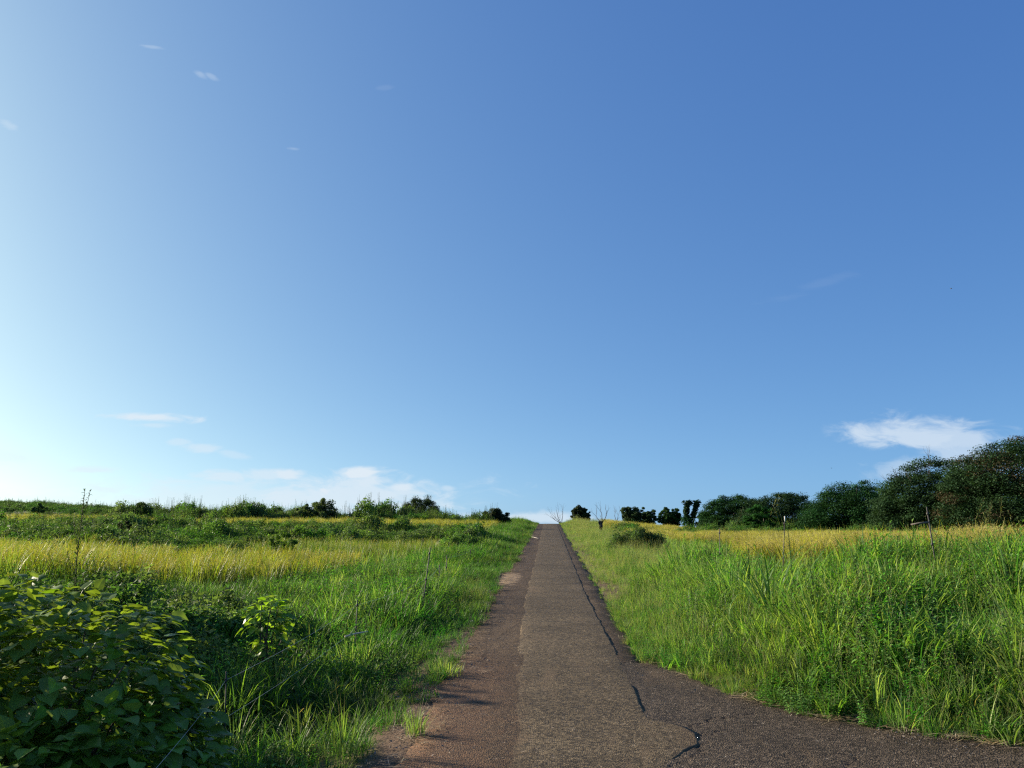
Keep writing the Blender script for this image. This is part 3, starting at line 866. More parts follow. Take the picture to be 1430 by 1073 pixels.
# ---- pale fine grass along the right edge of the road
VR = [(0.95, 10.0), (3.0, 13), (4.2, 17), (4.2, 30), (4.2, 45), (4.6, 60), (5, 78), (5, 90), (0.95, 90)]
X, Y = sprinkle(VR, 34)
d = X - edge_right(Y); k = d > -0.07 + 0.05 * pnoise(X, Y, 5.0, 8); X, Y, d = X[k], Y[k], d[k]
hs = (0.36 + 0.55 * sstep(0.05, 1.4, d)) * rng.uniform(0.7, 1.15, len(X)) * (1 + 0.15 * pnoise(X, Y, 1.3, 15)) * np.interp(Y, [12, 40, 90], [1.0, 0.9, 1.0])
r = rng.random(len(X)) + 0.15 * pnoise(X, Y, 1.1, 25)
idx = np.where(r < 0.50, rng.integers(0, 4, len(X)), np.where(r < 0.82, 4 + rng.integers(0, 3, len(X)), 7 + rng.integers(0, 5, len(X))))
scatter("verge_grass", X, Y, ground_z(X, Y), S_FINE + S_FINE_G + S_LEAFY, idx, hs, label="pale fine seeding grass along the right edge of the road", cat="grass")

# ---- left verge: lush grass between the road and the paddies
VL = [(-0.95, 4.2), (-0.95, 95), (-5, 95), (-4.0, 60), (-3.6, 48), (-4.0, 38), (-4.6, 28), (-6.2, 22.5), (-8.6, 15.5), (-13, 13.0), (-13, 4.2)]
X, Y = sprinkle(VL, 60)
d = edge_left(Y) - X
bare = np.clip((8.2 - Y) / 2.6, 0, 1) * 0.85 + np.clip(1 - np.abs(Y - 20.5) / 2.5, 0, 1) * 0.2 - 0.09     # worn soil near the road's edge
k = (d > 0.0 + bare * (0.7 + 0.5 * pnoise(X, Y, 3.0, 3))) & ~((Y < 8.5) & (rng.random(len(X)) < 0.2))
X, Y, d = X[k], Y[k], d[k]
pn = pnoise(X, Y, 1.2, 31)
hs = (0.45 + 0.75 * sstep(0.1, 1.6, d)) * rng.uniform(0.7, 1.2, len(X)) * (1 + 0.2 * pn)
r = rng.random(len(X)) + 0.16 * pnoise(X, Y, 0.9, 33)
srcs = S_SHORT + S_CREEP + S_LUSH + S_TALL + S_LEAFY + S_FINE      # 4 3 3 5 5 4
n_ = len(X)
idx = np.where(r < 0.38, rng.integers(0, 4, n_), np.where(r < 0.52, 4 + rng.integers(0, 3, n_), np.where(r < 0.84, 7 + rng.integers(0, 3, n_), np.where((r < 0.92) & (d > 0.9), 10 + rng.integers(0, 5, n_), np.where((d > 0.5) | (r < 1.0), 15 + rng.integers(0, 5, n_), 20 + rng.integers(0, 4, n_))))))
hs = np.where((idx >= 10) & (idx < 15), hs * 0.5, hs)
hs = np.where((idx >= 15) & (idx < 20), hs * 0.75, hs)
scatter("lush_grass", X, Y, ground_z(X, Y), srcs, idx, hs * 1.2, label="lush mixed grass on the left verge between road and paddies", cat="grass")

# dense leafy growth on the left slope between the big bush and the paddy; it shades the verge
SH = [(-8.5, 7.2), (-4.6, 6.6), (-3.5, 8.2), (-3.2, 10.5), (-3.7, 12.6), (-5.6, 13.8), (-9.5, 13.2), (-12, 11)]
X, Y = sprinkle(SH, 26)
hs = 0.66 * rng.uniform(0.65, 1.15, len(X)) * (1 + 0.22 * pnoise(X, Y, 1.6, 61)) * (0.55 + 0.45 * sstep(-3.2, -4.6, X))
srcs = S_MASS[:4] + S_WIDE + S_LEAFY + S_TALL
scatter("slope_weeds", X, Y, ground_z(X, Y), srcs, rng.integers(0, len(srcs), len(X)), np.stack([hs ** .5, hs ** .5, hs], 1), label="dense shaded weeds and grass on the slope behind the big bush", cat="weeds")

# ---- rice paddies
def paddy(name, poly, dens, srcs, label, h=1.0, ragged=0.45):
    X, Y = sprinkle(poly, dens, margin=3.0)
    X = X + ragged * pnoise(X, Y, 1.7, 91); Y = Y + ragged * pnoise(X, Y, 1.4, 92) + rng.normal(0, ragged * 0.5, len(X))
    s = h * rng.uniform(0.82, 1.12, len(X)) * (1 + 0.06 * pnoise(X, Y, 1.5, 41))
    return scatter(name, X, Y, ground_z(X, Y), srcs, rng.integers(0, len(srcs), len(X)), np.stack([s * 1.2, s * 1.2, s], 1), tilt=0.11, label=label, cat="rice")

paddy("rice_field", [(-5.3, 22.0), (-8.0, 15.8), (-12, 13.4), (-30, 11.5), (-30, 24.5), (-5.8, 26.0)], 13, S_RICE + S_RICE_Y, "ripening yellow green rice in the nearest paddy on the left", 1.06)
paddy("rice_field", [(-3.9, 30.5), (-10.5, 29.5), (-11.5, 37), (-4.2, 37)], 22, S_RICE_Y + S_LUSH + S_FINE_G, "young pale green rice on the second step left of the road", 0.72)
paddy("rice_field", [(-3.6, 45.0), (-48, 44.0), (-60, 57), (-3.6, 57.5)], 10, S_RICE, "narrow yellow rice band below the hedge on the left hillside", 0.9)
paddy("rice_field", [(4.9, 20.5), (5.3, 16.8), (7.0, 13.8), (9, 12.8), (20, 12.2), (24, 12.2), (24, 31), (9, 29.5), (6.0, 25.5)], 17, S_RICE_G + S_RICE[:1], "golden ripe rice in the nearest paddy above the grassy bank on the right")
paddy("rice_field", [(4.5, 39.0), (30, 37.0), (36, 51), (4.6, 52)], 12, S_RICE_G + S_RICE, "golden rice in the middle paddy right of the road behind the dark bush", 0.85)
paddy("rice_field", [(4.4, 57.0), (36, 55.0), (42, 66), (30, 74), (5.0, 79)], 9, S_RICE_G + S_RICE, "golden rice in the far paddy in front of the tree line on the right", 0.9)

# ---- banks of weeds between the steps
def weeds(name, poly, dens, srcs, h, label, patch=0.25, seed=51, tilt=0.08):
    X, Y = sprinkle(poly, dens, margin=3.0)
    s = h * rng.uniform(0.6, 1.15, len(X)) * (1 + patch * pnoise(X, Y, 0.8, seed))
    s = np.maximum(s, 0.25)
    w = 0.5 * (s + 1.0)
    return scatter(name, X, Y, ground_z(X, Y), srcs, rng.integers(0, len(srcs), len(X)), np.stack([w, w, s], 1), tilt=tilt, label=label, cat="weeds")

weeds("bank_weeds", [(-10.5, 26.5), (-34, 25), (-40, 34), (-11.5, 35)], 14, S_MASS[:4] + S_SPIRE[:2] + S_TALL + S_TALL + S_LUSH + S_FINE_G + S_FINE_G, 0.75, "tall dull green weeds on the bank behind the nearest left paddy")
weeds("bank_weeds", [(-6.5, 26.2), (-11, 26.5), (-10.5, 30), (-4.2, 30.2), (-3.6, 28.5)], 26, S_FINE_G + S_LUSH + S_SHORT + S_TALL[:1], 0.85, "low green weeds at the foot of the second step left of the road")
weeds("bank_weeds", [(-3.2, 38.0), (-13, 37), (-45, 35), (-52, 44), (-3.4, 44.8)], 10, S_MASS + S_SPIRE[:2] + S_WIDE + S_TALL + S_TALL + S_LUSH, 0.8, "dark weeds on the bank below the narrow yellow rice band")
weeds("hedge_weeds", [(-4.2, 58.5), (-20, 58.5), (-31, 58), (-33, 64), (-20, 65), (-4.0, 64.5)], 8, S_MASS + S_SPIRE + S_SPIRE + S_BUSHY[:2] + S_TALL, 1.05, "long uneven hedge of tall weeds along the skyline left of the road", patch=0.4)
weeds("bank_weeds", [(3.9, 21.0), (4.8, 21.5), (6.0, 26.5), (9, 30.5), (30, 31.5), (32, 37.0), (4.4, 38.8), (3.9, 30)], 22, S_LUSH + S_FINE_G + S_TALL[:2], 0.72, "green bank in front of the middle paddy right of the road")
weeds("bank_weeds", [(4.4, 52.2), (38, 51.0), (38, 56), (4.6, 57.5)], 9, S_MASS[:3] + S_LUSH + S_TALL[:2], 0.85, "thin green bank in front of the far paddy right of the road")
weeds("bank_weeds", [(17, 79), (32, 73), (60, 50), (66, 58), (40, 84), (18, 90)], 3, S_MASS + S_MASS, 1.5, "dark undergrowth below the tree line on the right", seed=77)
weeds("hill_grass", [(-44, 44), (-75, 60), (-110, 105), (-70, 130), (-6, 100), (-4, 66), (-45, 66)], 2.6, S_LUSH + S_MASS[2:3] + S_FINE_G[:1], 0.7, "rough grass on the far hillside at the left skyline", patch=0.2)

# ---- litter
ys = np.concatenate([rng.uniform(4.5, 10, 60), rng.uniform(10, 40, 160)])
X = np.where(rng.random(len(ys)) < 0.5, edge_left(ys) + rng.normal(0.04, 0.10, len(ys)), edge_right(ys) + rng.normal(-0.02, 0.08, len(ys)))
k = ~((ys < 10) & (X > 0)); X, Y = X[k], ys[k]
xs = rng.uniform(1.15, 7, 150); yb = side_top(xs) - rng.normal(0.03, 0.08, 150)
xc = rng.normal(-1.06, 0.13, 45); yc = rng.normal(20.8, 1.6, 45)
X = np.concatenate([X, xs, xc]); Y = np.concatenate([Y, yb, yc])
Z = np.maximum(ground_z(X, Y), road_z(Y) + 0.012)
scatter("dry_straw", X, Y, Z + 0.003, S_STRAW, rng.integers(0, 4, len(X)), rng.uniform(0.6, 1.3, len(X)), tilt=0.05, label="dry straw and cut stems along the edges of the paving", cat="straw")
Y = np.concatenate([rng.uniform(4.6, 12, 170), rng.uniform(12, 30, 80)])
X = edge_left(Y) + np.abs(rng.normal(0, 0.28, len(Y))) - 0.15
X2 = rng.uniform(1.0, 6, 60); Y2 = side_top(X2) - np.abs(rng.normal(0, 0.3, 60))
X = np.concatenate([X, X2]); Y = np.concatenate([Y, Y2])
scatter("loose_gravel", X, Y, np.maximum(ground_z(X, Y), road_z(Y) + 0.01), S_CHIP, rng.integers(0, 3, len(X)), rng.uniform(0.5, 1.2, len(X)), tilt=0.0, label="loose stone chips on the edges of the road", cat="gravel")

# ------------------------------------------------------------------ trees
def gz1(x, y):
    return float(ground_z(np.array([x]), np.array([y]))[0])

def branch(mb, p, d, L, rad, depth, spread=0.55, up=0.1, kids=2, rnd=random):
    """recursive bare branches; returns the tips"""
    pts, rs = [p], [rad]
    q = Vector(p); dd = Vector(d).normalized()
    seg = 3
    for k in range(seg):
        dd = (dd + Vector((rnd.uniform(-1, 1), rnd.uniform(-1, 1), rnd.uniform(-.6, .8))) * 0.18 + Vector((0, 0, up))).normalized()
        q = q + dd * (L / seg); pts.append(q.copy()); rs.append(rad * (1 - 0.42 * (k + 1) / seg))
    mb.tube(pts, rs, 5 if depth > 1 else 4, cap=False)
    if depth <= 0:
        return [q]
    tips = []
    for _ in range(kids):
        nd = (dd + Vector((rnd.uniform(-1, 1), rnd.uniform(-1, 1), rnd.uniform(-.5, .8))) * spread).normalized()
        tips += branch(mb, q, nd, L * rnd.uniform(0.6, 0.85), rs[-1] * 0.72, depth - 1, spread, up, kids, rnd)
    for s in (1, 2):
        if rnd.random() < 0.7:
            nd = (dd + Vector((rnd.uniform(-1, 1), rnd.uniform(-1, 1), rnd.uniform(-.5, .8))) * spread * 1.4).normalized()
            tips += branch(mb, pts[s], nd, L * rnd.uniform(0.45, 0.7), rs[s] * 0.5, depth - 2 if depth > 1 else 0, spread, up, kids, rnd)
    return tips

G_T = (0.016, 0.054, 0.014)
G_T2 = (0.028, 0.080, 0.018)
G_T3 = (0.042, 0.105, 0.021)
BROWN = (0.06, 0.05, 0.02)

def tree(label, px0, px1, py_top, Y, style='umbrella', col=G_T, name="broadleaf_tree", cat="tree", group=None, clumps=110, npl=95, leaf=0.13, seed=1,
         low=0.28, dome=2.8, upf=0.62, flat=0.42, py_bot=None, depth=None, gap=0.0, twigs=0, brown=0.0, cr=None):
    rnd = random.Random(seed); rr = np.random.default_rng(seed)
    pc = at((px0 + px1) / 2, py_top, Y)
    a, b = at(px0, py_top, Y), at(px1, py_top, Y)
    rx = (b.x - a.x) / 2
    base = Vector((pc.x, Y, gz1(pc.x, Y) - 0.05))
    H = pc.z - base.z
    ry = depth if depth else rx * 0.85
    zb = H * low if py_bot is None else (at((px0 + px1) / 2, py_bot, Y).z - base.z)
    t = thing(name, base, label, cat, group)
    # crown clumps
    cs, rads, cols = [], [], []
    cr = cr or min(rx, H) * (0.19 if style == 'umbrella' else 0.16)
    tries = 0
    while len(cs) < clumps and tries < clumps * 20:
        tries += 1
        th = rr.uniform(0, TAU); u_ = rr.random()
        if style == 'umbrella':
            k = math.sqrt(u_) * 0.97
            if k < 0.55 and rr.random() < 0.35: k = rr.uniform(0.6, 0.97)
            top = zb + (H - cr * 0.35 - zb) * math.sqrt(max(0, 1 - k ** dome))
            z = top - rr.exponential(0.12) * (H - zb) if rr.random() < 0.5 else rr.uniform(zb, max(top, zb + .1))
            z = max(z, zb + rr.uniform(0, .25))
            x, y = rx * k * math.cos(th) * (1 - .0), ry * k * math.sin(th)
        else:
            d = rr.normal(0, 1, 3); d /= np.linalg.norm(d)
            k = rr.uniform(0.15, 1.0) ** 0.8
            zc = (H + zb) / 2
            x, y, z = rx * d[0] * k, ry * d[1] * k, zc + (H - zb) / 2 * d[2] * k
        if gap and math.sin(x * 1.9 + seed) * math.sin(z * 2.7 + seed * 1.7) > 1 - gap:
            continue
        c_ = cr * rr.uniform(0.55, 1.35)
        cs.append((x, y, z)); rads.append(c_)
        tone = rr.uniform(0.7, 1.3)
        cc = np.array(col) * tone
        if rr.random() < brown: cc = np.array(BROWN) * tone
        cols.append(cc)
    hull = list(cs)
    for _ in range(int(clumps * 0.35)):          # the inner mass behind the outer sprays
        x, y, z = hull[rr.integers(0, len(hull))]
        f = rr.uniform(0.35, 0.85)
        cs.append((x * f, y * f, zb + (z - zb) * rr.uniform(0.25, 0.9))); rads.append(cr * rr.uniform(1.2, 1.7)); cols.append(np.array(col) * rr.uniform(0.8, 1.1))
    V, Q, K = leaf_cloud(cs, rads, flat if style == 'umbrella' else 0.75, int(npl * 3.2), leaf * 0.48, cols, up=upf if style == 'umbrella' else 0.4, seed=seed)
    crown = link("crown", np_mesh("crown", V, Q, K, [M_TREE]), t)
    # trunk and limbs
    tr = MB(); r0 = max(0.06, H * 0.028)
    fork = Vector((rnd.uniform(-.1, .1) * rx, 0, max(zb * 0.9, H * 0.22)))
    tr.tube([(0, 0, -0.2), (0.02, 0, fork.z * .4), fork], [r0 * 1.35, r0, r0 * 0.85], 9)
    link("trunk", tr.mesh("trunk", [M_BARK], True), t)
    order = sorted(range(len(cs)), key=lambda i: rnd.random())[:7]
    for i in order:
        e = Vector(cs[i]); m = fork.lerp(e, 0.5) + Vector((rnd.uniform(-.1, .1), rnd.uniform(-.1, .1), 0.08 * H))
        lb = MB(); lb.tube([fork - Vector((0, 0, 0.1)), fork.lerp(m, .5), m, e], [r0 * .6, r0 * .5, r0 * .36, r0 * .12], 6)
        link("limb", lb.mesh("limb", [M_BARK], True), t)
    if twigs:
        for _ in range(twigs):
            tw = MB()
            e = Vector(max(rnd.sample(cs, 6), key=lambda p: p[2] - p[0] * 0.3))
            branch(tw, e, (rnd.uniform(-.9, .3), rnd.uniform(-.3, .3), 0.5), cr * 0.62, 0.022, 2, 0.6, rnd=rnd)
            link("bare_twig", tw.mesh("bare_twig", [M_BARK]), t)
    return t

# right tree line, from the far end towards the frame's edge
tree("low round dark tree with leafy crown just left of the forked ivy tree", 916, 953, 708, 92, 'round', (0.034, 0.074, 0.02), clumps=150, npl=50, leaf=0.14, seed=21, low=0.12)
tree("small dark tree with a bare twig top beside the leafless fork trees", 864, 900, 706, 93, 'round', (0.034, 0.074, 0.02), clumps=120, npl=50, leaf=0.14, seed=22, low=0.1, twigs=5)
tree("small dense dark tree standing second left of the forked ivy tree", 888, 918, 708, 95, 'round', (0.034, 0.074, 0.02), clumps=130, npl=50, leaf=0.14, seed=23, low=0.12)
tree("small brownish tree close to the right of the forked ivy tree", 968, 996, 712, 90, 'round', (0.06, 0.07, 0.03), clumps=55, npl=80, leaf=0.15, seed=24, low=0.1)
tree("dark broad tree at the left end of the dense tree line", 974, 1072, 689, 86, 'umbrella', G_T, clumps=260, npl=80, leaf=0.14, seed=25, low=0.0)
tree("wide flat topped dark tree, second from the left in the dense tree line", 1024, 1156, 685, 82, 'umbrella', G_T, clumps=300, npl=80, leaf=0.14, seed=26, low=0.0)
tree("mid green rounded tree crowding the front of the wide flat topped tree", 1036, 1092, 703, 76, 'umbrella', G_T2, clumps=110, npl=80, leaf=0.13, seed=27, low=0.0)
tree("domed dark green tree in the middle of the tree line", 1114, 1272, 668, 72, 'umbrella', G_T, clumps=430, npl=80, leaf=0.13, seed=28, low=0.0, dome=2.0)
tree("lighter green bushy tree low in front of the tree line", 1212, 1290, 693, 62, 'umbrella', G_T3, clumps=130, npl=90, leaf=0.12, seed=29, low=0.0)
tree("large spreading dark tree with bare twigs poking from its crown", 1212, 1396, 636, 60, 'umbrella', G_T, clumps=460, npl=85, leaf=0.13, seed=30, low=0.03, dome=1.9, twigs=14)
tree("biggest tree with a tall dark crown turning brown at the frame edge", 1300, 1545, 604, 55, 'umbrella', G_T, clumps=600, npl=85, leaf=0.13, seed=31, low=0.06, dome=2.1, brown=0.12)
tree("tall dark tree beyond the biggest tree at the frame edge", 1440, 1620, 622, 54, 'umbrella', G_T, clumps=220, npl=80, leaf=0.15, seed=32, low=0.1)

# left skyline
tree("lone spreading umbrella shaped tree on the left skyline", 560, 616, 690, 112, 'umbrella', (0.04, 0.062, 0.022), name="umbrella_tree", clumps=170, npl=60, leaf=0.15, seed=41, low=0.26, dome=2.2, cr=0.5, flat=0.8)
tree("low flat dark tree crown beside the lone umbrella tree", 516, 556, 704, 112, 'umbrella', (0.04, 0.06, 0.024), name="umbrella_tree", clumps=90, npl=60, leaf=0.15, seed=42, low=0.3, cr=0.45, flat=0.8)
tree("dark bushy tree beside the leafless branches at the top of the road", 797, 825, 706, 84, 'round', (0.035, 0.055, 0.022), clumps=170, npl=55, leaf=0.12, seed=43, low=0.02)

def shrub(label, px0, px1, py_top, Y, col, seed, clumps=40, npl=60, leaf=0.07, name="shrub"):
    rr = np.random.default_rng(seed); rnd = random.Random(seed)
    pc = at((px0 + px1) / 2, py_top, Y)
    rx = (at(px1, py_top, Y).x - at(px0, py_top, Y).x) / 2
    base = Vector((pc.x, Y, gz1(pc.x, Y) - 0.03)); H = max(pc.z - base.z, 0.3)
    t = thing(name, base, label, "shrub")
    cs, rads, cols = [], [], []
    for _ in range(clumps):
        th = rr.uniform(0, TAU); k = math.sqrt(rr.random()) * 0.9
        top = H * (0.35 + 0.6 * math.sqrt(max(0, 1 - k * k)))
        cs.append((rx * k * math.cos(th), rx * 0.8 * k * math.sin(th), top * rr.uniform(0.25, 1.0)))
        rads.append(min(rx, H) * rr.uniform(0.16, 0.3)); cols.append(np.array(col) * rr.uniform(0.7, 1.3))
    V, Q, K = leaf_cloud(cs, rads, 0.85, npl * 3, leaf * 0.55, cols, up=0.35, seed=seed)
    link("foliage", np_mesh("foliage", V, Q, K, [M_WEED]), t)
    for _ in range(5):
        e = Vector(rnd.choice(cs)); s = MB()
        s.tube([(rnd.uniform(-.05, .05), 0, -0.05), e * 0.5 + Vector((0, 0, .05)), e], [0.02, 0.014, 0.005], 5)
        link("stem", s.mesh("stem", [M_BARK]), t)
    return t

shrub("dark rounded shrub at the right end of the skyline hedge by the road", 672, 714, 710, 62, (0.04, 0.065, 0.025), 51, 60, 80, 0.09)
shrub("grey green shrub standing above the middle of the skyline hedge", 428, 474, 696, 60, (0.08, 0.125, 0.045), 52, 50, 80, 0.09)
shrub("small dark shrub left of the grey green shrub in the skyline hedge", 414, 438, 700, 60, (0.07, 0.11, 0.04), 53, 24, 60, 0.09)
shrub("dark leafy bush in front of the middle paddy right of the road", 846, 930, 738, 30, (0.065, 0.135, 0.032), 54, 90, 90, 0.05)
shrub("dark hollow bush on the weedy bank behind the nearest left paddy", 160, 192, 722, 32, (0.03, 0.045, 0.02), 55, 40, 60, 0.05)
shrub("bright green leafy bush at the right end of the left weedy bank", 372, 420, 742, 27.5, (0.10, 0.15, 0.035), 56, 44, 60, 0.05)
shrub("rounded dark bush on the left verge below the narrow rice band", 612, 676, 746, 33, (0.09, 0.17, 0.04), 57, 60, 70, 0.06)
shrub("dark shrub tops at the end of the skyline hedge over the left field", 186, 216, 700, 58, (0.07, 0.12, 0.04), 58, 70, 60, 0.07)
shrub("lonely dark shrub on the pale far hillside near the left frame edge", 44, 64, 702, 57, (0.075, 0.125, 0.045), 59, 50, 60, 0.07)

def bare_tree(label, px, py_top, py_bot, Y, seed, spread, depth=3, lean=(0, 0), kids=2, stems=1, r0=0.07):
    rnd = random.Random(seed)
    top = at(px, py_top, Y); bot = at(px, py_bot, Y)
    base = Vector((bot.x, Y, min(gz1(bot.x, Y), bot.z) - 0.1))
    H = top.z - base.z
    t = thing("bare_tree", base, label, "tree")
    tr = MB(); fz = (bot.z - base.z) + 0.22 * (top.z - bot.z)
    tr.tube([(0, 0, -0.1), (0.03, 0, fz * .5), (lean[0] * .3, 0, fz)], [r0 * 1.2, r0, r0 * .85], 7)
    link("trunk", tr.mesh("trunk", [M_BARK], True), t)
    for s in range(stems):
        mb = MB()
        a = (s - (stems - 1) / 2)
        branch(mb, Vector((lean[0] * .3, 0, fz - .05)), (a * spread + lean[0], rnd.uniform(-.3, .3), 1.0), (H - fz) * 0.5, r0 * .7, depth, 0.6, 0.05, kids, rnd)
        link("branch", mb.mesh("branch", [M_BARK]), t)
    return t
bare_tree("leafless pale forked tree standing alone over the right verge", 841, 703, 738, 70, 62, 0.75, 2, kids=2, stems=3, r0=0.055)
bare_tree("leafless twiggy tree leaning left over the end of the road", 786, 708, 738, 80, 63, 0.55, 3, lean=(-0.5, 0), kids=2, stems=4, r0=0.05)
bare_tree("thin leafless tree between the lone fork tree and the small dark trees", 861, 709, 735, 88, 64, 0.5, 2, kids=2, stems=2, r0=0.05)

# the forked tree wrapped in ivy: two upright columns of leaves
t = thing("ivy_covered_tree", Vector((at(964, 735, 88).x, 88, gz1(at(964, 735, 88).x, 88))), "forked tree wrapped in dark ivy with sky between its two arms", "tree")
fz = at(964, 722, 88).z - t.location.z
mb = MB(); mb.tube([(0, 0, -.2), (0, 0, fz)], [.22, .18], 8); link("trunk", mb.mesh("trunk", [M_BARK], True), t)
for (x0, x1, x2) in ((960, 958, 961), (967, 971, 973)):
    e = [at(x0, 722, 88) - t.location, at(x1, 712, 88) - t.location, at(x2, 703, 88) - t.location]
    mb = MB(); mb.tube(e, [.15, .11, .06], 7); link("arm", mb.mesh("arm", [M_BARK], True), t)
    cs = [tuple(e[0].lerp(e[1], k / 5)) for k in range(6)] + [tuple(e[1].lerp(e[2], k / 5)) for k in range(6)]
    cs += [tuple(e[2] + Vector((random.uniform(-.35, .35), random.uniform(-.3, .3), random.uniform(-.15, .15)))) for _ in range(4)]
    V, Q, K = leaf_cloud(cs, [0.32] * len(cs), 1.0, 55, 0.12, [np.array(G_T) * random.uniform(.7, 1.1) for _ in cs], seed=int(x0))
    link("ivy", np_mesh("ivy", V, Q, K, [M_TREE]), t)
cs = [(random.uniform(-.6, .5), random.uniform(-.4, .4), fz * random.uniform(.2, 1.0)) for _ in range(16)]
V, Q, K = leaf_cloud(cs, [0.45] * 16, 1.0, 60, 0.12, [np.array(G_T) * random.uniform(.7, 1.1) for _ in cs], seed=88)
link("crown", np_mesh("crown", V, Q, K, [M_TREE]), t)

# ------------------------------------------------------------------ the big-leaved bush at the near left
def big_leaf_mesh(name, seed, lobed=True):
    """a broad heart-shaped leaf with a midrib fold, soft lobes and a drooping tip; lies along +X, unit length"""
    r = random.Random(seed)
    out = [(0.0, 0.0), (-0.06, 0.20), (0.06, 0.42), (0.26, 0.50), (0.44, 0.43 if lobed else 0.46), (0.60, 0.40), (0.78, 0.22), (0.90, 0.09), (1.0, 0.0)]
    rib = [0.0, 0.10, 0.22, 0.38, 0.52, 0.66, 0.80, 0.91, 1.0]
    mb = MB()
    bend = r.uniform(0.15, 0.5); fold = r.uniform(0.12, 0.4)
    c = (0.15, 0.26, 0.036)
    def P(x, y):
        z = -bend * x * x + fold * abs(y) - 0.22 * y * y + 0.02 * math.sin(9 * x + seed)
        return (x, y, z)
    n = len(out)
    for sgn in (1, -1):
        i0 = len(mb.v)
        for k in range(n):
            x, y = out[k]; y = y * sgn * r.uniform(0.9, 1.08)
            mb.v += [P(rib[k], 0.0), P((x + rib[k]) / 2, y * 0.55), P(x, y)]
            k_ = r.uniform(0.92, 1.08)
            mb.c += [tuple(v_ * 1.18 for v_ in c), tuple(v_ * k_ for v_ in c), tuple(v_ * k_ for v_ in c)]
        for k in range(n - 1):
            a = i0 + 3 * k
            for j in (0, 1):
                q = (a + j, a + 3 + j, a + 4 + j, a + 1 + j)
                mb.f.append(q if sgn > 0 else tuple(reversed(q))); mb.m.append(0)
    # stalk
    mb.tube([(-0.45, 0, -0.10), (-0.2, 0, -0.01), (0.02, 0, 0.0)], [0.012, 0.012, 0.014], 3, (0.10, 0.13, 0.04), cap=False)
    return mb.mesh(name, [M_LEAF], smooth=True)

LEAF_MESH = [big_leaf_mesh("leaf", s, s % 2 == 0) for s in range(6)]
LM_NP = []
for me in LEAF_MESH:
    co = np.zeros(len(me.vertices) * 3); me.vertices.foreach_get("co", co)
    LM_NP.append((co.reshape(-1, 3), [tuple(p.vertices) for p in me.polygons], [tuple(me.color_attributes["Col"].data[i].color)[:3] for i in range(len(me.vertices))]))

def leaf_matrix(p, out_dir, size, rnd, lift):
    """leaf attached at p, pointing outwards and drooping, its face turned up to the light"""
    d = Vector(out_dir).normalized()
    d = (d + Vector((rnd.uniform(-1, 1), rnd.uniform(-1, 1), rnd.uniform(-1, 1))) * 0.45); d.z = d.z * 0.5 - lift
    d.normalize()
    upv = Vector((rnd.uniform(-.55, .55), rnd.uniform(-.55, .55), 1.0)) + Vector(out_dir) * 0.5
    y = upv.cross(d).normalized(); z = d.cross(y)
    m = Matrix((d, y, z)).transposed().to_4x4()
    return Matrix.Translation(p) @ m @ Matrix.Scale(size, 4)

def leafy_bush(name, label, base, mounds, n_leaves, size, seed, n_parts, n_stems=14, cat="bush"):
    """mounds: (cx, cy, cz, rx, ry, rz) half-ellipsoids relative to the base"""
    rnd = random.Random(seed)
    t = thing(name, base, label, cat)
    vol = [m[3] * m[4] + m[5] * (m[3] + m[4]) for m in mounds]
    items = []
    camp = Vector((0, 0, EYE)) - Vector(base)
    while len(items) < n_leaves:
        m = rnd.choices(mounds, vol)[0]
        d = Vector((rnd.gauss(0, 1), rnd.gauss(0, 1), rnd.gauss(0, 1))).normalized()
        if d.z < -0.15: continue
        bump = 1 + 0.10 * math.sin(d.x * 7 + m[0]) * math.sin(d.y * 6 + d.z * 5) + 0.06 * math.sin(d.x * 17) * math.sin(d.z * 15)
        k = (1 - rnd.random() ** 2.2 * 0.45) * bump
        p = Vector((m[0] + m[3] * d.x * k, m[1] + m[4] * d.y * k, m[2] + m[5] * d.z * k))
        if p.z < 0.03: continue
        nrm = Vector((d.x / m[3], d.y / m[4], d.z / m[5])).normalized()
        # buried inside another mound?
        if any(q is not m and ((p.x - q[0]) / q[3]) ** 2 + ((p.y - q[1]) / q[4]) ** 2 + ((p.z - q[2]) / q[5]) ** 2 < 0.5 for q in mounds): continue
        s = size * rnd.uniform(0.55, 1.25)
        face = max(0.0, nrm.dot((camp - p).normalized())) * (k / bump) ** 6
        items.append((s * (0.15 + face) / (camp - p).length, leaf_matrix(p, nrm, s, rnd, 0.28), rnd.randrange(6)))
    items.sort(key=lambda i: -i[0])
    for score, M, v_ in items[:n_parts]:
        o = link("leaf", LEAF_MESH[v_], t); o.matrix_local = M
    rest = MB()
    for score, M, v_ in items[n_parts:]:
        co, fs, cs = LM_NP[v_]
        A = np.array(M)
        w = co @ A[:3, :3].T + A[:3, 3]
        i0 = len(rest.v)
        tone = rnd.uniform(0.8, 1.2)
        rest.v += [tuple(q) for q in w]; rest.c += [tuple(x * tone for x in c) for c in cs]
        rest.f += [tuple(i + i0 for i in f) for f in fs]; rest.m += [0] * len(fs)
    if rest.v:
        link("foliage", rest.mesh("foliage", [M_LEAF], True), t, kind='stuff')
    for _ in range(n_stems):
        m = rnd.choice(mounds); s = MB()
        a = rnd.uniform(0, TAU); k = rnd.uniform(.2, .9)
        e = Vector((m[0] + m[3] * math.cos(a) * k, m[1] + m[4] * math.sin(a) * k, m[2] + m[5] * rnd.uniform(.3, .8)))
        b0 = Vector((m[0] + rnd.uniform(-.15, .15), m[1] + rnd.uniform(-.15, .15), -0.05))
        s.tube([b0, b0.lerp(e, .5) + Vector((0, 0, .1)), e], [0.014, 0.010, 0.005], 5, (0.1, 0.1, 0.05))
        link("stem", s.mesh("stem", [M_BARK]), t)
    return t

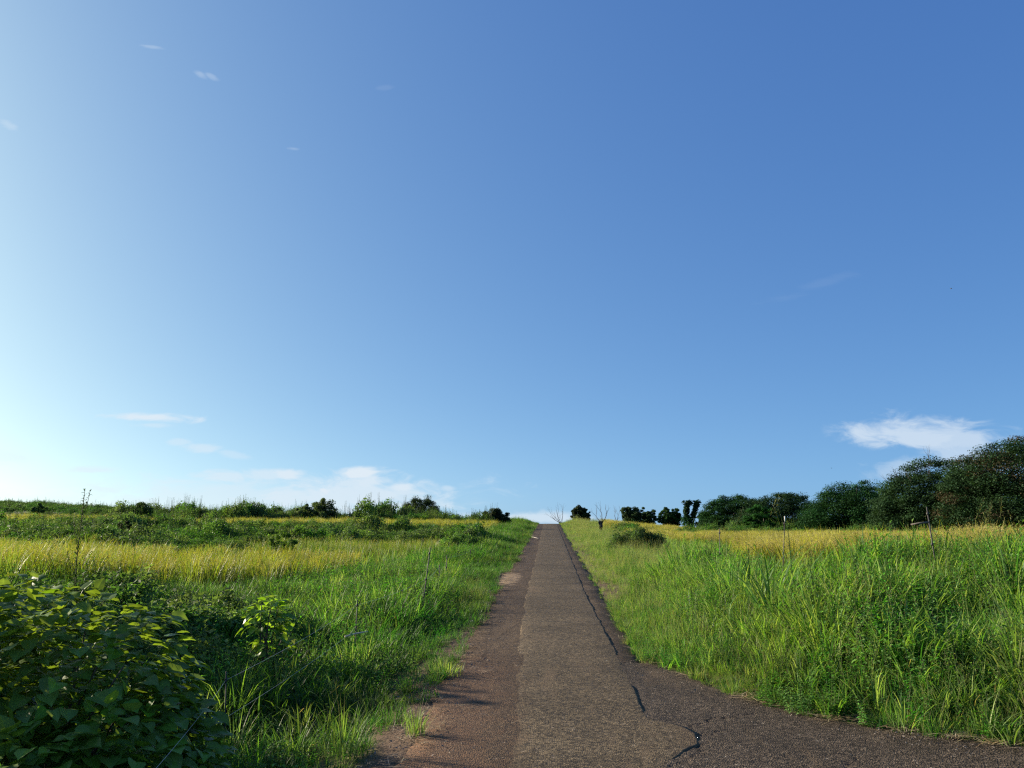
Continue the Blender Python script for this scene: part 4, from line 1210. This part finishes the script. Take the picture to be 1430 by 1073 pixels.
bx, by = -3.3, 5.6
leafy_bush("broadleaf_bush", "big bush of broad heart shaped leaves filling the near left corner", (bx, by, gz1(bx, by)),
           [(-0.1, 0.25, 0.40, 0.95, 0.85, 1.16), (-1.1, 0.3, 0.50, 1.0, 0.9, 1.22), (0.55, 0.0, 0.15, 0.66, 0.75, 0.80), (0.1, -0.55, 0.1, 0.85, 0.6, 0.75), (-2.1, 0.4, 0.4, 1.0, 0.9, 1.1)],
           6000, 0.106, 5, 290, 22)
for bx, by, hh, sd, lb in ((-8.1, 8.6, 1.0, 6, "unseen broad leaved bush added for its shade beyond the left end of the near corner bush"), (-9.4, 11.6, 1.25, 16, "unseen broad leaved bush added to shade the verge from the outer end of the nearest left paddy")):  # added bushes outside the view that cast shade over the left verge
    leafy_bush("broadleaf_bush", lb, (bx, by, gz1(bx, by)),
           [(0, 0, 0.8, 1.1, 0.9, 1.5 * hh), (-1.6, 0.3, 0.8, 1.4, 1.0, 1.6 * hh)], 1500, 0.17, sd, 0, 10)
P0 = at(375, 868, 10.0)
leafy_bush("small_bush", "small sunlit shrub with broad pale leaves behind the big bush", (P0.x, 10.0, gz1(P0.x, 10.0)),
           [(0, 0, 0.70, 0.28, 0.25, 0.32), (0.08, 0, 0.45, 0.22, 0.2, 0.3)], 170, 0.095, 7, 70, 7, cat="bush")

# ------------------------------------------------------------------ single tall plants
def tall_weed(label, px, py_top, Y, h_min=0.6, seed=3, tops=3, name="tall_weed", leaf=0.07, dense=110):
    rnd = random.Random(seed)
    top = at(px, py_top, Y); b = Vector((top.x, Y, gz1(top.x, Y) - 0.03))
    H = top.z - b.z
    t = thing(name, b, label, "weed")
    st = MB(); path = [(0, 0, 0), (0.03 * H, 0, H * .35), (-0.01 * H, 0.01, H * .7), (0, 0, H)]
    st.tube(path, [0.011, 0.008, 0.005, 0.002], 5, (0.1, 0.11, 0.05))
    link("stem", st.mesh("stem", [M_WEED]), t)
    lf = MB()
    for k in range(dense):
        u_ = 0.12 + 0.88 * (k / dense); i = min(2, int(u_ * 3)); f = u_ * 3 - i
        p = Vector(path[i]).lerp(Vector(path[i + 1]), f)
        s = (1.3 - 0.8 * u_) * rnd.uniform(.7, 1.2)
        lf.leaf(p, rnd.uniform(0, TAU), leaf * s, leaf * 0.2 * s + .004, rnd.uniform(0, 1.0), jit((0.055, 0.095, 0.035), .2))
    link("leaf_cluster", lf.mesh("leaf_cluster", [M_WEED]), t, kind='stuff')
    for j in range(tops):
        br = MB(); u_ = rnd.uniform(0.3, 0.92); i = min(2, int(u_ * 3)); p = Vector(path[i]).lerp(Vector(path[i + 1]), u_ * 3 - i)
        a = rnd.uniform(0, TAU); L = H * rnd.uniform(.08, .16)
        e = p + Vector((math.cos(a) * L * .4, math.sin(a) * L * .4, L))
        br.tube([p, p.lerp(e, .5) + Vector((math.cos(a) * .02, math.sin(a) * .02, 0)), e], [.004, .003, .0015], 4, (0.09, 0.1, 0.05))
        for k in range(16):
            q = p.lerp(e, 0.2 + .8 * k / 16)
            br.leaf(q, rnd.uniform(0, TAU), leaf * .45 * rnd.uniform(.6, 1.2), .014, rnd.uniform(.2, 1.1), jit((0.06, 0.09, 0.04), .2))
        link("side_branch", br.mesh("side_branch", [M_WEED]), t)
    return t
tall_weed("tall slender weed rising above the skyline behind the near left bush", 119, 682, 7.6, seed=3, tops=8, dense=170, leaf=0.10)
for (px, pt, Y, sd, lb) in ((222, 693, 56, 4, "thin spiky weed at the left end of the skyline hedge"), (242, 694, 56, 5, "thin spiky weed just right of the first skyline spike"),
                            (500, 700, 58, 6, "tall thin weed in the skyline hedge left of the umbrella trees"), (670, 712, 60, 7, "tall thin weed on the hedge beside the dark rounded shrub"),
                            (82, 698, 56, 8, "slim upright weed on the pale far hillside"), (345, 700, 58, 9, "slim upright weed above the middle of the hedge")):
    tall_weed(lb, px, pt, Y, seed=sd, tops=3, leaf=0.16, dense=70)

def plume_grass(label, px, py_top, py_root, Y, n, seed, plumes, spread=0.9, w=0.022):
    rnd = random.Random(seed)
    top = at(px, py_top, Y); b = Vector((top.x, Y, gz1(top.x, Y) - 0.02)); H = top.z - b.z
    t = thing("plume_grass", b, label, "grass clump")
    for k in range(n):
        mb = MB(); a = rnd.uniform(0, TAU); c = jit(rnd.choice([(0.08, 0.19, 0.045), (0.11, 0.23, 0.05), (0.065, 0.15, 0.04)]), .15)
        r_ = rnd.uniform(0, .16)
        mb.blade((r_ * math.cos(a), r_ * math.sin(a), 0), a, H * rnd.uniform(.8, 1.15), w * rnd.uniform(.7, 1.2), rnd.uniform(.04, .3) * spread, rnd.uniform(.6, 1.9) * spread, 8, c, tipcol=(c[0] * 1.4, c[1] * 1.3, c[2] * 1.2), twist=rnd.uniform(-.5, .5))
        link("blade", mb.mesh("blade", [M_GRASS]), t)
    for k in range(plumes):
        mb = MB(); a = rnd.uniform(2.2, 4.0); hh = H * rnd.uniform(1.0, 1.12)
        p = mb.blade((rnd.uniform(-.1, .1), 0, 0), a, hh, .007, .03, .28, 6, (0.14, 0.17, 0.06))
        q = Vector(p)
        for j in range(26):
            q2 = q + Vector((math.cos(a) * .35, math.sin(a) * .35, -0.75)) * (-0.012 * (j - 14))
            mb.blade(q2, rnd.uniform(0, TAU), rnd.uniform(.04, .09), .004, rnd.uniform(.2, .7), 1.0, 2, jit((0.17, 0.17, 0.08), .2))
        link("plume", mb.mesh("plume", [M_GRASS]), t)
    return t
plume_grass("dark clump of arching reed grass on top of the right bank", 1072, 741, 800, 10.6, 60, 71, 0, spread=1.35)
plume_grass("tall grass stalks with a drooping feathery plume beside the white capped post", 1103, 716, 790, 11.4, 8, 72, 2)
plume_grass("feathery reed clump on the bank near the right frame edge", 1400, 716, 790, 10.0, 22, 73, 4)
plume_grass("thin arching grass stalk left of the dark reed clump", 1046, 722, 790, 11.0, 5, 74, 1)

def grass_tuft(label, px, py, Y, h, n, seed, wid=0.006, rad=0.08):
    rnd = random.Random(seed)
    p = at(px, py, Y); b = Vector((p.x, Y, max(gz1(p.x, Y), float(road_z(Y)) - .02)))
    t = thing("grass_tuft", b, label, "grass tuft")
    mb = MB()
    for _ in range(n):
        a = rnd.uniform(0, TAU); r_ = rad * math.sqrt(rnd.random())
        c = jit(rnd.choice([G_FRESH, G_LIGHT, (0.15, 0.2, 0.05)]), .2)
        mb.blade((r_ * math.cos(a), r_ * math.sin(a), -.01), a + rnd.uniform(-.8, .8), h * rnd.uniform(.45, 1.1), wid * rnd.uniform(.7, 1.4), rnd.uniform(0, .35), rnd.uniform(.1, 1.2), 4, c, twist=rnd.uniform(-1, 1))
    link("blades", mb.mesh("blades", [M_GRASS]), t, kind='stuff')
    mb = MB()
    for _ in range(6):
        a = rnd.uniform(0, TAU)
        q = mb.blade((0, 0, 0), a, h * rnd.uniform(1.1, 1.5), .0025, rnd.uniform(.02, .25), .2, 4, (0.25, 0.23, 0.11))
    link("seed_stalk", mb.mesh("seed_stalk", [M_GRASS]), t)
    return t
grass_tuft("upright grass tuft casting a shadow on the reddish road edge", 582, 1002, 6.9, 0.26, 80, 81)
grass_tuft("pale sparse grass tuft with tall thin stalks in the near left soil", 478, 1012, 6.4, 0.40, 110, 82, rad=0.14)
grass_tuft("low spreading grass tuft creeping onto the left road edge", 622, 935, 9.2, 0.2, 120, 83, wid=0.009, rad=0.17)

# ------------------------------------------------------------------ fences
def post_at(label, p_top, p_bot, Y, r=0.011, mat=M_DARKPOST, name="fence_post", sink=0.45, group=None, cap=None):
    a = at(*p_top, Y); b = at(*p_bot, Y)
    g = gz1(b.x, Y)
    d = (a - b).normalized()
    k = (b.z - g + 0.12) / max(d.z, .3)
    foot = b - d * k
    mb = MB()
    rel = a - foot
    mb.tube([(0, 0, 0), rel * .5 + Vector((.006, 0, 0)), rel], [r, r * .95, r * .85], 8)
    t = thing(name, foot, label, "post", group)
    link("pole", mb.mesh("pole", [mat], True), t)
    ins = MB()
    for f in (0.62, 0.93):
        q = rel * f
        ins.tube([q - Vector((0, 0, .018)), q - Vector((0, 0, .006)), q + Vector((0, 0, .006)), q + Vector((0, 0, .018))], [r * 1.3, r * 1.9, r * 1.9, r * 1.3], 8)
    link("wire_clip", ins.mesh("wire_clip", [M_DARKPOST], True), t)
    if cap:
        c = MB(); c.tube([rel - Vector((0, 0, cap)), rel + Vector((0, 0, .01))], [r * 1.7, r * 1.5], 8)
        link("cap", c.mesh("cap", [M_WHITE], True), t)
    return foot + rel * .93, foot + rel * .62
gl = "thin posts of the wire fence along the left verge"
LP = [post_at("thin dark fence post in shadow beside the big near bush", (316, 938), (312, 1042), 6.9, .0065, group=gl),
      post_at("thin dark fence post in the shaded grass crossed by a pale stick", (499, 838), (495, 912), 10.6, .007, group=gl),
      post_at("leaning pale grey fence pole in the sunlit left verge", (601, 765), (588, 858), 14.0, .010, M_POST, group=gl),
      post_at("thin fence post standing left of a pair on the verge", (614, 788), (612, 828), 19.5, .009, group=gl),
      post_at("thin fence post standing right of a pair on the verge", (624, 776), (622, 818), 20.5, .010, M_POST, group=gl),
      post_at("far small fence post near the left road edge", (657, 768), (656, 798), 27.0, .010, group=gl)]
def wire(a, b, label, sag=0.03, r=0.0013):
    mb = MB(); pts = []
    for k in range(13):
        t_ = k / 12
        p = a.lerp(b, t_) - a; p.z -= sag * 4 * t_ * (1 - t_)
        pts.append(p)
    mb.tube(pts, [r] * 13, 5)
    link("fence_wire", mb.mesh("fence_wire", [M_WIRE], True), loc=a, label=label, cat="wire", group="wires of the fence along the left verge")
start_hi = Vector((-1.95, 4.0, 0.62)); start_lo = Vector((-1.92, 4.0, 0.34))
wire(start_hi, LP[0][0], "upper pale fence wire running from the frame's bottom to the nearest post")
wire(start_lo, LP[0][1], "lower pale fence wire running from the frame's bottom to the nearest post")
wire(LP[0][0], LP[1][0], "upper pale fence wire between the nearest post and the post in shaded grass")
wire(LP[0][1], LP[1][1], "lower pale fence wire between the nearest post and the post in shaded grass")
wire(LP[1][0], LP[2][1], "pale fence wire from the shaded post up to the leaning grey pole")
wire(LP[2][1], LP[3][0], "pale fence wire from the leaning grey pole to the pair of posts")
wire(LP[4][0], LP[5][0], "pale fence wire from the pair of posts to the far small post")

gr = "posts standing in the grass above the right bank"
post_at("dark leaning post with a crossbar in front of the golden rice", (1294, 708), (1303, 768), 11.8, .010, group=gr)
post_at("thin post with a white cap in front of the dark trees", (1096, 722), (1094, 770), 12.5, .007, group=gr, cap=0.07)
post_at("thin plain dark post at the corner of the golden paddy", (1005, 738), (1005, 775), 16.5, .010, group=gr)
a = at(1272, 733, 11.85); b = at(1297, 729.5, 11.78)
mb = MB(); mb.tube([Vector((0, 0, 0)), (b - a) * .5 + Vector((0, 0, .004)), b - a], [.012, .013, .013], 7)
link("crossbar_pole", mb.mesh("crossbar_pole", [M_POST], True), loc=a, label="short horizontal bamboo bar tied to the dark leaning post", cat="pole")

# dark cloth bundle tied to a stake under the lone bare tree
p = at(839, 733, 50); g = gz1(p.x, 50)
t = thing("scare_cloth", Vector((p.x, 50, g - .05)), "small black cloth bundle tied on a stake below the lone fork tree", "scarecrow")
mb = MB(); mb.tube([(0, 0, 0), (0.01, 0, p.z - g + .3)], [.02, .016], 6); link("stake", mb.mesh("stake", [M_POST], True), t)
for s in (-1, 1):
    mb = MB()
    h = p.z - g
    for k in range(6):
        z0, z1 = h + .26 - k * .09, h + .26 - (k + 1) * .09
        w0, w1 = .14 - .012 * k + .02 * math.sin(k * 2 + s), .14 - .012 * (k + 1) + .02 * math.sin(k * 2 + 2 + s)
        y0, y1 = .05 * math.sin(k * 1.3), .05 * math.sin(k * 1.3 + 1.3)
        mb.face([(0, y0 - .03, z0), (s * w0, y0, z0), (s * w1, y1, z1), (0, y1 - .03, z1)])
        mb.face([(0, y0 + .04, z0), (s * w0, y0 + .01, z0), (s * w1, y1 + .01, z1), (0, y1 + .04, z1)])
    link("cloth_flap", mb.mesh("cloth_flap", [M_BLACKCLOTH]), t)

# ------------------------------------------------------------------ small things on the road
def stick(label, pa, pb, Ya, Yb, r, mat=M_WOOD, lift=0.0, name="stick"):
    a = at(*pa, Ya); b = at(*pb, Yb)
    a.z = max(gz1(a.x, Ya), float(road_z(Ya)) + .012) + r + lift; b.z = max(gz1(b.x, Yb), float(road_z(Yb)) + .012) + r + lift
    mb = MB(); mb.tube([Vector((0, 0, 0)), (b - a) * .4 + Vector((0, 0, r * .6)), b - a], [r, r * 1.05, r * .8], 7)
    link(name, mb.mesh(name, [mat], True), loc=a, label=label, cat="stick")
stick("pale split stick lying on the left edge of the far road", (741, 750.5), (752, 754), 46, 43.8, .018)
stick("pale broken stick lying in the shaded grass by a fence post", (482, 893), (514, 862), 10.3, 10.7, .010, lift=.20)
stick("thin straw stalk lying across the paved side road", (1290, 1048), (1336, 1058), 6.05, 5.9, .0028, name="straw_stalk")
for i, (px, py, s, lb) in enumerate(((1021, 884, .04, "pale dry leaf lying on the right road shoulder"), (905, 913, .02, "tiny pale leaf scrap on the strip's right edge"), (660, 866, .05, "pale grass blade standing at the shaded left road edge"), (848, 917, .02, "small pale leaf scrap on the strip"))):
    Yp = EYE * F_PX / (py - 705)
    q = at(px, py, Yp); mb = MB()
    mb.leaf((-s, 0, 0.012), random.uniform(-.4, .4), s * 2, s * .7, 0.15, (0.6, 0.55, 0.45), fold=.3)
    link("dry_leaf", mb.mesh("dry_leaf", [M_STRAW]), loc=Vector((q.x, Yp, float(road_z(Yp)) + .03)), label=lb, cat="leaf")

# ------------------------------------------------------------------ birds far off in the sky
def bird(label, px, py, Y, span, roll):
    t = thing("bird", at(px, py, Y), label, "bird")
    t.rotation_euler = (0, roll, 0.6)
    mb = MB(); mb.tube([(-.5 * span * .5, 0, 0), (-.12 * span, 0, 0), (.1 * span, 0, .01), (.24 * span, 0, .02), (.3 * span, 0, .02)], [.01 * span, .07 * span, .08 * span, .045 * span, .01 * span], 8)
    link("body", mb.mesh("body", [M_BIRD], True), t)
    for s in (-1, 1):
        mb = MB()
        mb.face([(.12 * span, s * .04 * span, .03 * span), (.16 * span, s * .25 * span, .1 * span), (-.02 * span, s * .27 * span, .1 * span), (-.12 * span, s * .04 * span, .03 * span)])
        mb.face([(.16 * span, s * .25 * span, .1 * span), (-.08 * span, s * .5 * span, .06 * span), (-.02 * span, s * .27 * span, .1 * span)])
        link("wing", mb.mesh("wing", [M_BIRD]), t)
bird("tiny dark bird high in the clear sky at the right", 1328, 403, 110, 0.36, 1.2)
bird("tiny dark bird low in the sky left of the large cloud", 1161, 654, 120, 0.32, 0.5)
